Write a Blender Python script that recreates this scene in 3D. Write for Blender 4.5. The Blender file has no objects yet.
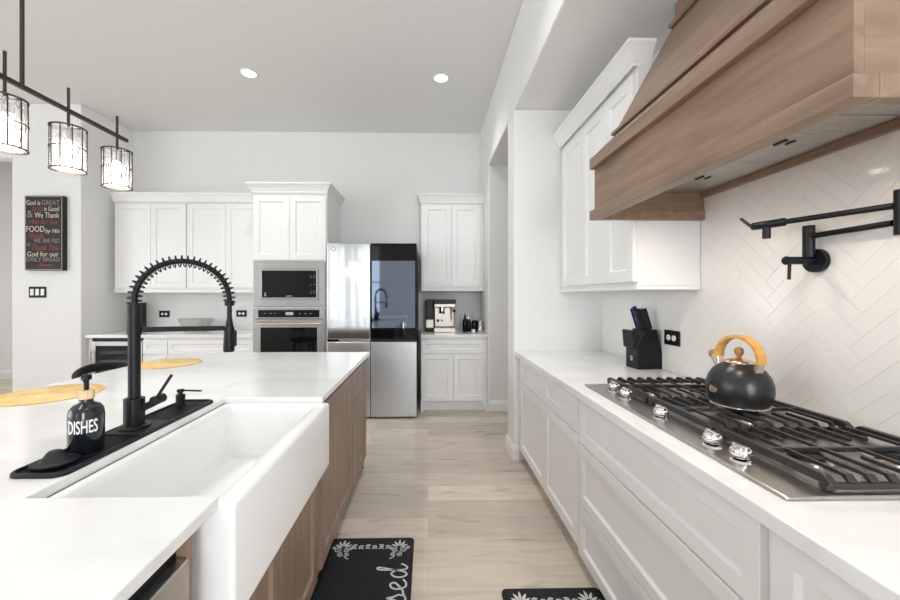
import bpy, bmesh, math, random
from mathutils import Vector, Matrix
random.seed(7)
PI = math.pi
sc = bpy.context.scene
C = sc.collection

# ------------------------------------------------------------------ camera
YAW = math.radians(1.0)
cam_d = bpy.data.cameras.new('camera')
cam = bpy.data.objects.new('camera', cam_d)
C.objects.link(cam)
cam.location = (0, 0, 1.33)
cam.rotation_euler = (PI / 2, 0, -YAW)
cam_d.sensor_width = 36
cam_d.lens = 36 * 380 / 900
cam_d.shift_x = (450 - (428 + 380 * math.tan(YAW))) / 900
cam_d.shift_y = -4 / 900
cam_d.clip_start = 0.02
sc.camera = cam

# ------------------------------------------------------------------ world, daylight, exposure
w = bpy.data.worlds.new('world')
sc.world = w
w.use_nodes = True
w.node_tree.nodes['Background'].inputs[0].default_value = (0.93, 0.97, 1.0, 1)
w.node_tree.nodes['Background'].inputs[1].default_value = 1.0
sc.view_settings.view_transform = 'Standard'
sc.view_settings.look = 'None'
sc.view_settings.gamma = 1
sc.view_settings.use_curve_mapping = False
sc.view_settings.exposure = 0.34
sc.cycles.use_denoising = True
sc.cycles.max_bounces = 10
sc.cycles.diffuse_bounces = 7
sc.cycles.sample_clamp_indirect = 6


def area_light(name, loc, rot, sx, sy, power, col=(1, 1, 1), spread=PI):
    d = bpy.data.lights.new(name, 'AREA')
    d.shape = 'RECTANGLE'
    d.size, d.size_y = sx, sy
    d.energy = power
    d.color = col
    d.spread = spread
    o = bpy.data.objects.new(name, d)
    C.objects.link(o)
    o.location = loc
    o.rotation_euler = rot
    return o


DAY = (0.90, 0.95, 1.0)
# daylight just outside the rear and left windows, plus one added fill light
area_light('daylight_rear', (-2.3, -3.66, 1.75), (PI / 2, 0, 0), 1.7, 2.3, 14, DAY)
area_light('added_fill_rear_right', (0.92, -3.66, 1.75), (PI / 2, 0, 0), 0.9, 2.7, 120, DAY)  # added fill for the aisle and back, behind an invented opening
area_light('daylight_left', (-7.16, -1.0, 1.7), (0, -PI / 2, 0), 2.6, 5.0, 140, DAY)


# ------------------------------------------------------------------ materials
def mat(name, col, rough=0.5, metal=0.0, spec=0.5, coat=0.0, emit=None, estr=0, trans=0.0, ior=1.5):
    m = bpy.data.materials.new(name)
    m.use_nodes = True
    b = m.node_tree.nodes['Principled BSDF']
    b.inputs['Base Color'].default_value = (*col, 1)
    b.inputs['Roughness'].default_value = rough
    b.inputs['Metallic'].default_value = metal
    b.inputs['Specular IOR Level'].default_value = spec
    b.inputs['Coat Weight'].default_value = coat
    b.inputs['Transmission Weight'].default_value = trans
    b.inputs['IOR'].default_value = ior
    if emit:
        b.inputs['Emission Color'].default_value = (*emit, 1)
        b.inputs['Emission Strength'].default_value = estr
    return m


def nd(m, typ, **kw):
    n = m.node_tree.nodes.new(typ)
    for k, v in kw.items():
        setattr(n, k, v)
    return n


def lk(m, a, b):
    m.node_tree.links.new(a, b)


def noise_color(m, c1, c2, scale=(1, 1, 1), nscale=5.0, detail=4, lo=0.35, hi=0.65, bump=0.0, rough_var=0.0, dist=0.0):
    b = m.node_tree.nodes['Principled BSDF']
    tc = nd(m, 'ShaderNodeTexCoord')
    mp = nd(m, 'ShaderNodeMapping')
    mp.inputs['Scale'].default_value = scale
    no = nd(m, 'ShaderNodeTexNoise')
    no.inputs['Scale'].default_value = nscale
    no.inputs['Detail'].default_value = detail
    no.inputs['Distortion'].default_value = dist
    rp = nd(m, 'ShaderNodeValToRGB')
    rp.color_ramp.elements[0].position = lo
    rp.color_ramp.elements[1].position = hi
    rp.color_ramp.elements[0].color = (*c1, 1)
    rp.color_ramp.elements[1].color = (*c2, 1)
    lk(m, tc.outputs['Object'], mp.inputs[0])
    lk(m, mp.outputs[0], no.inputs[0])
    lk(m, no.outputs[0], rp.inputs[0])
    lk(m, rp.outputs[0], b.inputs['Base Color'])
    if bump:
        bp = nd(m, 'ShaderNodeBump')
        bp.inputs['Strength'].default_value = bump
        bp.inputs['Distance'].default_value = 0.002
        lk(m, no.outputs[0], bp.inputs['Height'])
        lk(m, bp.outputs[0], b.inputs['Normal'])
    return m


M = {}
M['wall'] = noise_color(mat('wall_paint', (0.8, 0.79, 0.78), 0.85, spec=0.3), (0.795, 0.792, 0.785), (0.815, 0.812, 0.805), nscale=60, bump=0.03)
M['ceil'] = noise_color(mat('ceiling_paint', (0.8, 0.8, 0.79), 0.9, spec=0.2), (0.775, 0.775, 0.765), (0.795, 0.795, 0.785), nscale=70, bump=0.05)
M['trim'] = mat('trim_paint', (0.84, 0.84, 0.835), 0.35)
M['cab'] = noise_color(mat('white_cabinet_paint', (0.84, 0.84, 0.83), 0.36), (0.825, 0.825, 0.82), (0.845, 0.845, 0.84), nscale=3)
M['dark'] = mat('shadow_gap', (0.03, 0.03, 0.03), 0.8)
M['quartz'] = noise_color(mat('white_quartz', (0.86, 0.86, 0.86), 0.12, spec=0.5), (0.765, 0.765, 0.765), (0.82, 0.82, 0.82), scale=(1, 1.6, 1), nscale=1.6, detail=9, lo=0.40, hi=0.54, dist=1.4)
M['sink'] = mat('fireclay', (0.87, 0.87, 0.87), 0.12, coat=0.4)


def wood(name, scale, c1=(0.21, 0.14, 0.10), c2=(0.32, 0.222, 0.162)):
    m = mat(name, c2, 0.42)
    return noise_color(m, c1, c2, scale=scale, nscale=3.0, detail=8, lo=0.3, hi=0.72, bump=0.06, dist=0.4)


M['wood_v'] = wood('brown_wood_vertical', (9, 9, 1.0))
M['wood_h'] = wood('brown_wood_lengthwise', (9, 1.0, 9), (0.205, 0.135, 0.094), (0.325, 0.22, 0.152))
M['wood_x'] = wood('brown_wood_crosswise', (1.0, 9, 9), (0.205, 0.135, 0.094), (0.325, 0.22, 0.152))
M['steel'] = noise_color(mat('brushed_steel', (0.6, 0.6, 0.6), 0.27, 1.0), (0.56, 0.555, 0.55), (0.66, 0.655, 0.65), scale=(2, 2, 60), nscale=4)
M['steel_oven'] = noise_color(mat('oven_steel', (0.4, 0.4, 0.4), 0.3, 1.0), (0.33, 0.325, 0.32), (0.40, 0.395, 0.39), scale=(2, 2, 60), nscale=4)
M['steel_v'] = noise_color(mat('brushed_steel_vertical', (0.6, 0.6, 0.6), 0.12, 1.0), (0.54, 0.555, 0.57), (0.62, 0.635, 0.65), scale=(60, 60, 1), nscale=4)
_b = M['steel_v'].node_tree.nodes['Principled BSDF']
_tc = nd(M['steel_v'], 'ShaderNodeTexCoord')
_mp = nd(M['steel_v'], 'ShaderNodeMapping')
_mp.inputs['Scale'].default_value = (9, 1, 0.5)
_no = nd(M['steel_v'], 'ShaderNodeTexNoise')
_no.inputs['Scale'].default_value = 1.0
_no.inputs['Detail'].default_value = 1
_bp = nd(M['steel_v'], 'ShaderNodeBump')
_bp.inputs['Strength'].default_value = 0.35
_bp.inputs['Distance'].default_value = 0.006
lk(M['steel_v'], _tc.outputs['Object'], _mp.inputs[0])
lk(M['steel_v'], _mp.outputs[0], _no.inputs[0])
lk(M['steel_v'], _no.outputs[0], _bp.inputs['Height'])
lk(M['steel_v'], _bp.outputs[0], _b.inputs['Normal'])
M['steel_soft'] = noise_color(mat('brushed_steel_soft', (0.66, 0.68, 0.7), 0.33, 1.0), (0.50, 0.515, 0.53), (0.58, 0.595, 0.61), scale=(60, 60, 1), nscale=4)
M['steel_plate'] = noise_color(mat('cooktop_steel', (0.5, 0.48, 0.46), 0.3, 1.0), (0.47, 0.45, 0.43), (0.55, 0.53, 0.51), scale=(40, 2, 2), nscale=4)
M['chrome'] = mat('chrome', (0.85, 0.85, 0.86), 0.06, 1.0)
M['brass'] = mat('champagne_metal', (0.75, 0.6, 0.42), 0.22, 1.0)
M['nickel'] = mat('warm_nickel', (0.72, 0.64, 0.55), 0.25, 1.0)
M['black'] = mat('matte_black', (0.006, 0.007, 0.009), 0.4, spec=0.28)
M['rubber'] = mat('black_silicone', (0.008, 0.010, 0.013), 0.45, spec=0.3)
M['iron'] = noise_color(mat('cast_iron', (0.03, 0.03, 0.03), 0.33), (0.02, 0.02, 0.022), (0.035, 0.033, 0.033), nscale=120, bump=0.15)
M['blackglass'] = mat('black_glass', (0.004, 0.004, 0.005), 0.06, spec=0.25)
M['mirror'] = mat('tinted_mirror_glass', (0.17, 0.21, 0.27), 0.04, 1.0)
M['bronze'] = mat('dark_bronze', (0.05, 0.04, 0.032), 0.38, 0.6)
M['white'] = mat('white_plastic', (0.85, 0.85, 0.85), 0.4)
M['cream'] = mat('cream_paint', (0.66, 0.58, 0.42), 0.6)
M['red'] = mat('dark_red_paint', (0.30, 0.045, 0.045), 0.6)
M['grey'] = mat('grey_paint', (0.25, 0.24, 0.23), 0.6)
M['signblack'] = mat('sign_black', (0.012, 0.011, 0.010), 0.6)
M['bamboo'] = noise_color(mat('light_wood', (0.75, 0.55, 0.33), 0.45), (0.62, 0.42, 0.22), (0.8, 0.62, 0.4), scale=(8, 8, 1), nscale=6)
M['honey'] = noise_color(mat('honey_wood', (0.7, 0.36, 0.09), 0.35), (0.6, 0.29, 0.06), (0.76, 0.42, 0.13), scale=(4, 1, 4), nscale=9)
M['walnut'] = mat('knob_wood', (0.36, 0.18, 0.06), 0.4)
M['kettle'] = mat('kettle_enamel', (0.035, 0.035, 0.038), 0.3, 0.55)
M['bottleglass'] = mat('black_glazed_glass', (0.009, 0.011, 0.016), 0.16, coat=0.3)
M['bowl'] = mat('grey_green_stoneware', (0.44, 0.44, 0.40), 0.45)
M['mat'] = noise_color(mat('black_mat', (0.012, 0.013, 0.016), 0.6, spec=0.25), (0.010, 0.011, 0.014), (0.016, 0.018, 0.022), scale=(30, 2, 1), nscale=8, bump=0.05)
M['matprint'] = mat('mat_print_white', (0.62, 0.62, 0.6), 0.6)
M['liner'] = noise_color(mat('hood_liner_steel', (0.5, 0.48, 0.45), 0.4, 0.9), (0.44, 0.42, 0.39), (0.55, 0.53, 0.5), scale=(3, 40, 3), nscale=3)
M['lamp'] = mat('lamp_lens', (1, 1, 1), 0.5, emit=(1, 0.96, 0.9), estr=6)
M['warmlamp'] = mat('hood_lamp_lens', (1, 1, 1), 0.5, emit=(1, 0.85, 0.68), estr=8)
M['bulb'] = mat('pendant_bulb', (1, 1, 1), 0.5, emit=(1, 0.93, 0.82), estr=40)
M['display'] = mat('oven_display', (0.02, 0.02, 0.02), 0.2, emit=(0.55, 0.75, 0.9), estr=0.5)
M['sticker'] = mat('rose_sticker', (0.55, 0.3, 0.27), 0.4)
M['logo'] = mat('grey_logo', (0.4, 0.4, 0.4), 0.4, 0.6)
M['blue'] = mat('blue_handle', (0.02, 0.025, 0.25), 0.3)
M['clear'] = mat('clear_glass', (0.85, 0.87, 0.86), 0.04, trans=0.9, ior=1.35)
M['smoke'] = mat('smoked_glass', (0.35, 0.35, 0.36), 0.03, trans=0.95, ior=1.3)
M['shoe'] = mat('oak_shoe_moulding', (0.56, 0.47, 0.38), 0.5)
M['espresso'] = mat('warm_brushed_steel', (0.42, 0.38, 0.33), 0.38, 1.0)
M['slat'] = mat('blind_slat', (0.85, 0.85, 0.83), 0.5)


def crystal():
    m = mat('crystal', (0.96, 0.96, 0.96), 0.22, trans=0.75, ior=1.3)
    b = m.node_tree.nodes['Principled BSDF']
    tc = nd(m, 'ShaderNodeTexCoord')
    v = nd(m, 'ShaderNodeTexVoronoi')
    v.inputs['Scale'].default_value = 45
    bp = nd(m, 'ShaderNodeBump')
    bp.inputs['Strength'].default_value = 0.8
    bp.inputs['Distance'].default_value = 0.01
    lk(m, tc.outputs['Object'], v.inputs[0])
    lk(m, v.outputs[0], bp.inputs['Height'])
    lk(m, bp.outputs[0], b.inputs['Normal'])
    return m


M['crystal'] = crystal()


def floor_mat():
    m = mat('oak_planks', (0.6, 0.52, 0.43), 0.38)
    b = m.node_tree.nodes['Principled BSDF']
    tc = nd(m, 'ShaderNodeTexCoord')
    br = nd(m, 'ShaderNodeTexBrick')
    br.offset = 0.37
    br.offset_frequency = 2
    br.inputs['Color1'].default_value = (0.52, 0.46, 0.395, 1)
    br.inputs['Color2'].default_value = (0.71, 0.625, 0.53, 1)
    br.inputs['Mortar'].default_value = (0.42, 0.36, 0.30, 1)
    br.inputs['Scale'].default_value = 1
    br.inputs['Mortar Size'].default_value = 0.0007
    br.inputs['Mortar Smooth'].default_value = 0.3
    br.inputs['Bias'].default_value = 0.1
    br.inputs['Brick Width'].default_value = 1.45
    br.inputs['Row Height'].default_value = 0.19
    lk(m, tc.outputs['Object'], br.inputs[0])
    mp = nd(m, 'ShaderNodeMapping')
    mp.inputs['Scale'].default_value = (1.1, 9, 1)
    no = nd(m, 'ShaderNodeTexNoise')
    no.inputs['Scale'].default_value = 2.6
    no.inputs['Detail'].default_value = 9
    no.inputs['Distortion'].default_value = 0.6
    lk(m, tc.outputs['Object'], mp.inputs[0])
    lk(m, mp.outputs[0], no.inputs[0])
    rp = nd(m, 'ShaderNodeValToRGB')
    rp.color_ramp.elements[0].position = 0.3
    rp.color_ramp.elements[0].color = (0.76, 0.735, 0.71, 1)
    rp.color_ramp.elements[1].position = 0.62
    rp.color_ramp.elements[1].color = (1, 1, 1, 1)
    lk(m, no.outputs[0], rp.inputs[0])
    # sparse dark knots / cracks of the grain
    mp2 = nd(m, 'ShaderNodeMapping')
    mp2.inputs['Scale'].default_value = (1.6, 7, 1)
    n2 = nd(m, 'ShaderNodeTexNoise')
    n2.inputs['Scale'].default_value = 1.7
    n2.inputs['Detail'].default_value = 5
    lk(m, tc.outputs['Object'], mp2.inputs[0])
    lk(m, mp2.outputs[0], n2.inputs[0])
    r2 = nd(m, 'ShaderNodeValToRGB')
    r2.color_ramp.elements[0].position = 0.30
    r2.color_ramp.elements[0].color = (0.62, 0.59, 0.56, 1)
    r2.color_ramp.elements[1].position = 0.42
    r2.color_ramp.elements[1].color = (1, 1, 1, 1)
    lk(m, n2.outputs[0], r2.inputs[0])
    mx = nd(m, 'ShaderNodeMix', data_type='RGBA', blend_type='MULTIPLY')
    mx.inputs[0].default_value = 0.55
    lk(m, br.outputs['Color'], mx.inputs[6])
    lk(m, rp.outputs[0], mx.inputs[7])
    mx2 = nd(m, 'ShaderNodeMix', data_type='RGBA', blend_type='MULTIPLY')
    mx2.inputs[0].default_value = 0.8
    lk(m, mx.outputs[2], mx2.inputs[6])
    lk(m, r2.outputs[0], mx2.inputs[7])
    lk(m, mx2.outputs[2], b.inputs['Base Color'])
    bp = nd(m, 'ShaderNodeBump')
    bp.inputs['Strength'].default_value = 0.08
    bp.inputs['Distance'].default_value = 0.002
    lk(m, no.outputs[0], bp.inputs['Height'])
    lk(m, bp.outputs[0], b.inputs['Normal'])
    return m


M['floor'] = floor_mat()


def woven():
    m = mat('woven_straw', (0.6, 0.38, 0.12), 0.7)
    b = m.node_tree.nodes['Principled BSDF']
    tc = nd(m, 'ShaderNodeTexCoord')
    wv = nd(m, 'ShaderNodeTexWave', wave_type='RINGS', rings_direction='Z')
    wv.inputs['Scale'].default_value = 32
    wv.inputs['Distortion'].default_value = 1.0
    wv.inputs['Detail'].default_value = 2
    no = nd(m, 'ShaderNodeTexNoise')
    no.inputs['Scale'].default_value = 9
    rp = nd(m, 'ShaderNodeValToRGB')
    rp.color_ramp.elements[0].position = 0.35
    rp.color_ramp.elements[0].color = (0.70, 0.42, 0.10, 1)
    rp.color_ramp.elements[1].position = 0.7
    rp.color_ramp.elements[1].color = (0.86, 0.66, 0.34, 1)
    ad = nd(m, 'ShaderNodeMath', operation='MULTIPLY_ADD')
    ad.inputs[1].default_value = 0.35
    lk(m, tc.outputs['Object'], wv.inputs[0])
    lk(m, tc.outputs['Object'], no.inputs[0])
    lk(m, wv.outputs['Fac'], ad.inputs[0])
    lk(m, no.outputs[0], ad.inputs[2])
    sb = nd(m, 'ShaderNodeMath', operation='SUBTRACT')
    sb.inputs[1].default_value = 0.12
    lk(m, ad.outputs[0], sb.inputs[0])
    lk(m, sb.outputs[0], rp.inputs[0])
    lk(m, rp.outputs[0], b.inputs['Base Color'])
    bp = nd(m, 'ShaderNodeBump')
    bp.inputs['Strength'].default_value = 0.5
    bp.inputs['Distance'].default_value = 0.003
    lk(m, wv.outputs['Fac'], bp.inputs['Height'])
    lk(m, bp.outputs[0], b.inputs['Normal'])
    return m


M['straw'] = woven()
M['tile'] = mat('white_glazed_tile', (0.80, 0.787, 0.765), 0.09)
M['grout'] = mat('pale_grout', (0.79, 0.775, 0.75), 0.5)


# ------------------------------------------------------------------ mesh helpers
class MB:
    def __init__(s):
        s.v = []
        s.f = []
        s.sm = []

    def add(s, vs, fs, smooth=False):
        k = len(s.v)
        s.v += [tuple(p) for p in vs]
        s.f += [tuple(k + i for i in f) for f in fs]
        s.sm += [smooth] * len(fs)
        return s

    def box(s, x0, x1, y0, y1, z0, z1):
        vs = [(x, y, z) for z in (z0, z1) for y in (y0, y1) for x in (x0, x1)]
        return s.add(vs, [(0, 2, 3, 1), (4, 5, 7, 6), (0, 1, 5, 4), (2, 6, 7, 3), (0, 4, 6, 2), (1, 3, 7, 5)])

    def bar(s, a, b, wx, wz=None, up=(0, 0, 1)):
        """box along a-b, section wx (sideways) x wz (along up)"""
        a, b = Vector(a), Vector(b)
        wz = wz or wx
        d = (b - a).normalized()
        u = Vector(up)
        if abs(d.dot(u)) > 0.98:
            u = Vector((1, 0, 0))
        r = d.cross(u).normalized()
        u = r.cross(d)
        vs = []
        for p in (a, b):
            for i, j in ((-1, -1), (1, -1), (1, 1), (-1, 1)):
                vs.append(p + r * i * wx / 2 + u * j * wz / 2)
        return s.add(vs, [(0, 3, 2, 1), (4, 5, 6, 7), (0, 1, 5, 4), (1, 2, 6, 5), (2, 3, 7, 6), (3, 0, 4, 7)])

    def tube(s, pts, r, n=12, cap=True):
        pts = [Vector(p) for p in pts]
        rs = r if isinstance(r, (list, tuple)) else [r] * len(pts)
        t0 = (pts[1] - pts[0]).normalized()
        ref = Vector((0, 0, 1)) if abs(t0.z) < 0.9 else Vector((0, 1, 0))
        nr = t0.cross(ref).normalized()
        rings = []
        vs = []
        for i, p in enumerate(pts):
            if i == 0:
                t = t0
            elif i == len(pts) - 1:
                t = (pts[i] - pts[i - 1]).normalized()
            else:
                t = ((pts[i + 1] - pts[i]).normalized() + (pts[i] - pts[i - 1]).normalized()).normalized()
            nr = (nr - t * nr.dot(t)).normalized()
            bn = t.cross(nr)
            for k in range(n):
                a = 2 * PI * k / n
                vs.append(p + (nr * math.cos(a) + bn * math.sin(a)) * rs[i])
        fs = []
        for i in range(len(pts) - 1):
            for k in range(n):
                k2 = (k + 1) % n
                fs.append((i * n + k, i * n + k2, (i + 1) * n + k2, (i + 1) * n + k))
        s.add(vs, fs, True)
        if cap:
            m = len(pts) - 1
            s.add([vs[k] for k in range(n)], [tuple(reversed(range(n)))])
            s.add([vs[m * n + k] for k in range(n)], [tuple(range(n))])
        return s

    def cyl(s, a, b, r, n=20):
        return s.tube([a, b], r, n)

    def lathe(s, prof, n=32, c=(0, 0, 0), sx=1, sy=1, smooth=True):
        vs = []
        fs = []
        for (r, z) in prof:
            r = max(r, 1e-5)
            for k in range(n):
                a = 2 * PI * k / n
                vs.append((c[0] + r * sx * math.cos(a), c[1] + r * sy * math.sin(a), c[2] + z))
        for i in range(len(prof) - 1):
            for k in range(n):
                k2 = (k + 1) % n
                fs.append((i * n + k, i * n + k2, (i + 1) * n + k2, (i + 1) * n + k))
        return s.add(vs, fs, smooth)

    def prism(s, poly, axis, a0, a1):
        """extrude a 2-D polygon along axis 'x','y' or 'z'; poly gives the other two coordinates in xyz order"""
        def p3(p, a):
            return {'x': (a, p[0], p[1]), 'y': (p[0], a, p[1]), 'z': (p[0], p[1], a)}[axis]
        n = len(poly)
        vs = [p3(p, a0) for p in poly] + [p3(p, a1) for p in poly]
        fs = [tuple(range(n)), tuple(reversed(range(n, 2 * n)))]
        for i in range(n):
            j = (i + 1) % n
            fs.append((i, i + n, j + n, j))
        return s.add(vs, fs)

    def shaker(s, x0, x1, z0, z1, t=0.02, fr=0.058, rec=0.011, y=0.0, slope=0.009):
        """framed door or drawer front; back at y, face at y - t, looking along -Y"""
        yf = y - t

        def ring(i, yy):
            return [(x0 + i, yy, z0 + i), (x1 - i, yy, z0 + i), (x1 - i, yy, z1 - i), (x0 + i, yy, z1 - i)]
        c = 0.0016
        rings = ring(0, y) + ring(0, yf + c) + ring(c, yf) + ring(fr, yf) + ring(fr + slope, yf + rec)
        fs = [(3, 2, 1, 0)]
        for k in range(4):
            for i in range(4):
                j = (i + 1) % 4
                fs.append((k * 4 + i, k * 4 + j, (k + 1) * 4 + j, (k + 1) * 4 + i))
        fs.append((16, 17, 18, 19))
        return s.add(rings, fs)

    def sweep(s, path, prof):
        """mitred moulding: path = XY points, prof = (outward offset, z); outward is right of travel"""
        n = len(path)
        P = [Vector(p) for p in path]
        nor = []
        for i in range(n - 1):
            d = (P[i + 1] - P[i]).normalized()
            nor.append(Vector((d.y, -d.x)))
        vs = []
        for i in range(n):
            if i == 0:
                m = nor[0]
            elif i == n - 1:
                m = nor[-1]
            else:
                m = (nor[i - 1] + nor[i])
                m = m / max(m.dot(nor[i]), 0.1)
            for (o, z) in prof:
                q = P[i] + m * o
                vs.append((q.x, q.y, z))
        k = len(prof)
        fs = []
        for i in range(n - 1):
            for j in range(k):
                j2 = (j + 1) % k
                fs.append((i * k + j, i * k + j2, (i + 1) * k + j2, (i + 1) * k + j))
        fs.append(tuple(range(k)))
        fs.append(tuple((n - 1) * k + j for j in reversed(range(k))))
        return s.add(vs, fs)

    def build(s, name, m, parent=None, bevel=0.0, seg=2, loc=None):
        me = bpy.data.meshes.new(name)
        me.from_pydata(s.v, [], s.f)
        me.update()
        for p, f in zip(me.polygons, s.sm):
            p.use_smooth = f
        bm = bmesh.new()
        bm.from_mesh(me)
        bmesh.ops.recalc_face_normals(bm, faces=bm.faces)
        bm.to_mesh(me)
        bm.free()
        me.materials.append(M[m] if isinstance(m, str) else m)
        o = bpy.data.objects.new(name, me)
        C.objects.link(o)
        if parent:
            o.parent = parent
        if loc:
            o.location = loc
        if bevel:
            b = o.modifiers.new('bevel', 'BEVEL')
            b.width = bevel
            b.segments = seg
            b.limit_method = 'ANGLE'
            b.angle_limit = math.radians(40)
            b.harden_normals = False
        if any(s.sm):
            e = o.modifiers.new('crisp_edges', 'EDGE_SPLIT')
            e.split_angle = math.radians(52)
        return o


def tag(o, label=None, cat=None, group=None, kind=None):
    if label:
        o['label'] = label
    if cat:
        o['category'] = cat
    if group:
        o['group'] = group
    if kind:
        o['kind'] = kind
    return o


def thing(name, label, cat, loc=(0, 0, 0), rz=0.0, group=None):
    o = bpy.data.objects.new(name, None)
    C.objects.link(o)
    o.empty_display_size = 0.1
    o.location = loc
    o.rotation_euler = (0, 0, rz)
    return tag(o, label, cat, group)


def struct(o):
    o['kind'] = 'structure'
    return o


def copy_tree(o, parent=None):
    c = o.copy()
    C.objects.link(c)
    if parent:
        c.parent = parent
    for ch in list(o.children):
        copy_tree(ch, c)
    return c


def text_mesh(body, width=None, height=None, extrude=0.0006, shear=0.0, bold=0.0):
    """flat lettering in the XY plane, lower-left at the origin, fitted to width x height"""
    cu = bpy.data.curves.new('lettering', 'FONT')
    cu.body = body
    cu.size = 1
    cu.shear = shear
    cu.offset = bold
    cu.extrude = 0.01
    cu.resolution_u = 4
    t = bpy.data.objects.new('lettering', cu)
    C.objects.link(t)
    bpy.context.view_layer.update()
    me = bpy.data.meshes.new_from_object(t.evaluated_get(bpy.context.evaluated_depsgraph_get()))
    bpy.data.objects.remove(t)
    bpy.data.curves.remove(cu)
    xs = [v.co.x for v in me.vertices]
    ys = [v.co.y for v in me.vertices]
    zs = [v.co.z for v in me.vertices]
    x0, y0, z0 = min(xs), min(ys), min(zs)
    W, Hh, D = max(xs) - x0, max(ys) - y0, max(zs) - z0
    kx = (width / W) if width else (height / Hh)
    ky = (height / Hh) if height else (width / W)
    for v in me.vertices:
        v.co = ((v.co.x - x0) * kx, (v.co.y - y0) * ky, (v.co.z - z0) / D * extrude)
    return me


def mesh_obj(name, me, m, parent=None):
    me.materials.clear()
    me.materials.append(M[m])
    o = bpy.data.objects.new(name, me)
    C.objects.link(o)
    if parent:
        o.parent = parent
    return o


def ribbon(mb, pts, wd, z0, z1):
    """flat printed stroke along XY points"""
    P = [Vector(p) for p in pts]
    L = []
    for i in range(len(P)):
        a = P[max(i - 1, 0)]
        b = P[min(i + 1, len(P) - 1)]
        d = (b - a)
        if d.length < 1e-9:
            d = Vector((1, 0))
        d.normalize()
        n = Vector((-d.y, d.x))
        ww = wd if not callable(wd) else wd(i / (len(P) - 1))
        L.append((P[i] + n * ww / 2, P[i] - n * ww / 2))
    for i in range(len(P) - 1):
        a, b = L[i]
        c, d = L[i + 1]
        vs = [(q.x, q.y, z) for z in (z0, z1) for q in (a, b, d, c)]
        mb.add(vs, [(0, 3, 2, 1), (4, 5, 6, 7), (0, 1, 5, 4), (1, 2, 6, 5), (2, 3, 7, 6), (3, 0, 4, 7)])


def spline(pts, n=8):
    """Catmull-Rom through points"""
    P = [Vector(p) for p in pts]
    P = [P[0] * 2 - P[1]] + P + [P[-1] * 2 - P[-2]]
    out = []
    for i in range(1, len(P) - 2):
        p0, p1, p2, p3 = P[i - 1], P[i], P[i + 1], P[i + 2]
        for k in range(n):
            t = k / n
            out.append(0.5 * ((2 * p1) + (p2 - p0) * t + (2 * p0 - 5 * p1 + 4 * p2 - p3) * t * t + (3 * p1 - p0 - 3 * p2 + p3) * t ** 3))
    out.append(P[-2])
    return out


# ================================================================== THE SETTING
CEIL = 3.49
SOF = 2.83          # soffit of the range alcove and of the openings
YB = 5.04           # back wall
XW = 0.69           # right wall plane
XS = 1.41           # tiled wall behind the range
YE = 3.04            # end wall of the range alcove
b = MB().box(-7.2, 2.6, -3.7, 7.2, -0.1, 0)
struct(b.build('floor', 'floor'))
b = MB().box(-7.2, 2.6, -3.7, 7.2, CEIL, CEIL + 0.1)
struct(b.build('ceiling', 'ceil'))
b = MB().box(-3.9, XW, YB, YB + 0.14, 0, CEIL)
struct(b.build('wall_back', 'wall'))
# wall with the sign, its return, and the header over the hall opening
b = MB().prism([(-4.665, 4.34), (-3.90, 4.34), (-3.852, YB + 0.14), (-4.665, YB + 0.14)], 'z', 0, CEIL)
b.box(-7.2, -4.665, 4.34, 4.48, SOF + 0.05, CEIL)
struct(b.build('wall_left_back', 'wall', bevel=0.012, seg=3))
b = MB().box(-7.2, -4.4, 6.2, 6.34, 0, CEIL)
struct(b.build('wall_hall', 'wall'))
# right wall: header above range alcove, column, opening, last stretch (parts of one wall)
b = MB()
b.box(XW, 2.2, YE, 3.28, 0, SOF)                       # column between alcove and opening
b.box(XW, 2.2, 4.33, YB + 0.14, 0, SOF)                 # stretch beside the coffee bar
b.box(XW, 2.2, -3.6, YB + 0.14, SOF, CEIL)              # soffit / header
struct(b.build('wall_right', 'wall', bevel=0.012, seg=3))
b = MB().box(2.2, 2.3, 3.0, YB, 0, CEIL)
struct(b.build('wall_pantry', 'wall'))
b = MB().box(XS, XS + 0.12, -3.6, YE, 0, SOF)
struct(b.build('wall_range', 'wall'))


def holed_wall(name, axis, const, thick, lo, hi, holes, m='wall'):
    """wall at axis=const.. with window holes [(a0,a1,z0,z1)]"""
    mb = MB()
    xs = lo
    for (a0, a1, z0, z1) in sorted(holes):
        for (p, q, zz0, zz1) in ((xs, a0, 0, CEIL), (a0, a1, 0, z0), (a0, a1, z1, CEIL)):
            if axis == 'y':
                mb.box(p, q, const, const + thick, zz0, zz1)
            else:
                mb.box(const, const + thick, p, q, zz0, zz1)
        xs = a1
    if axis == 'y':
        mb.box(xs, hi, const, const + thick, 0, CEIL)
    else:
        mb.box(const, const + thick, xs, hi, 0, CEIL)
    return struct(mb.build(name, m))


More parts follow.
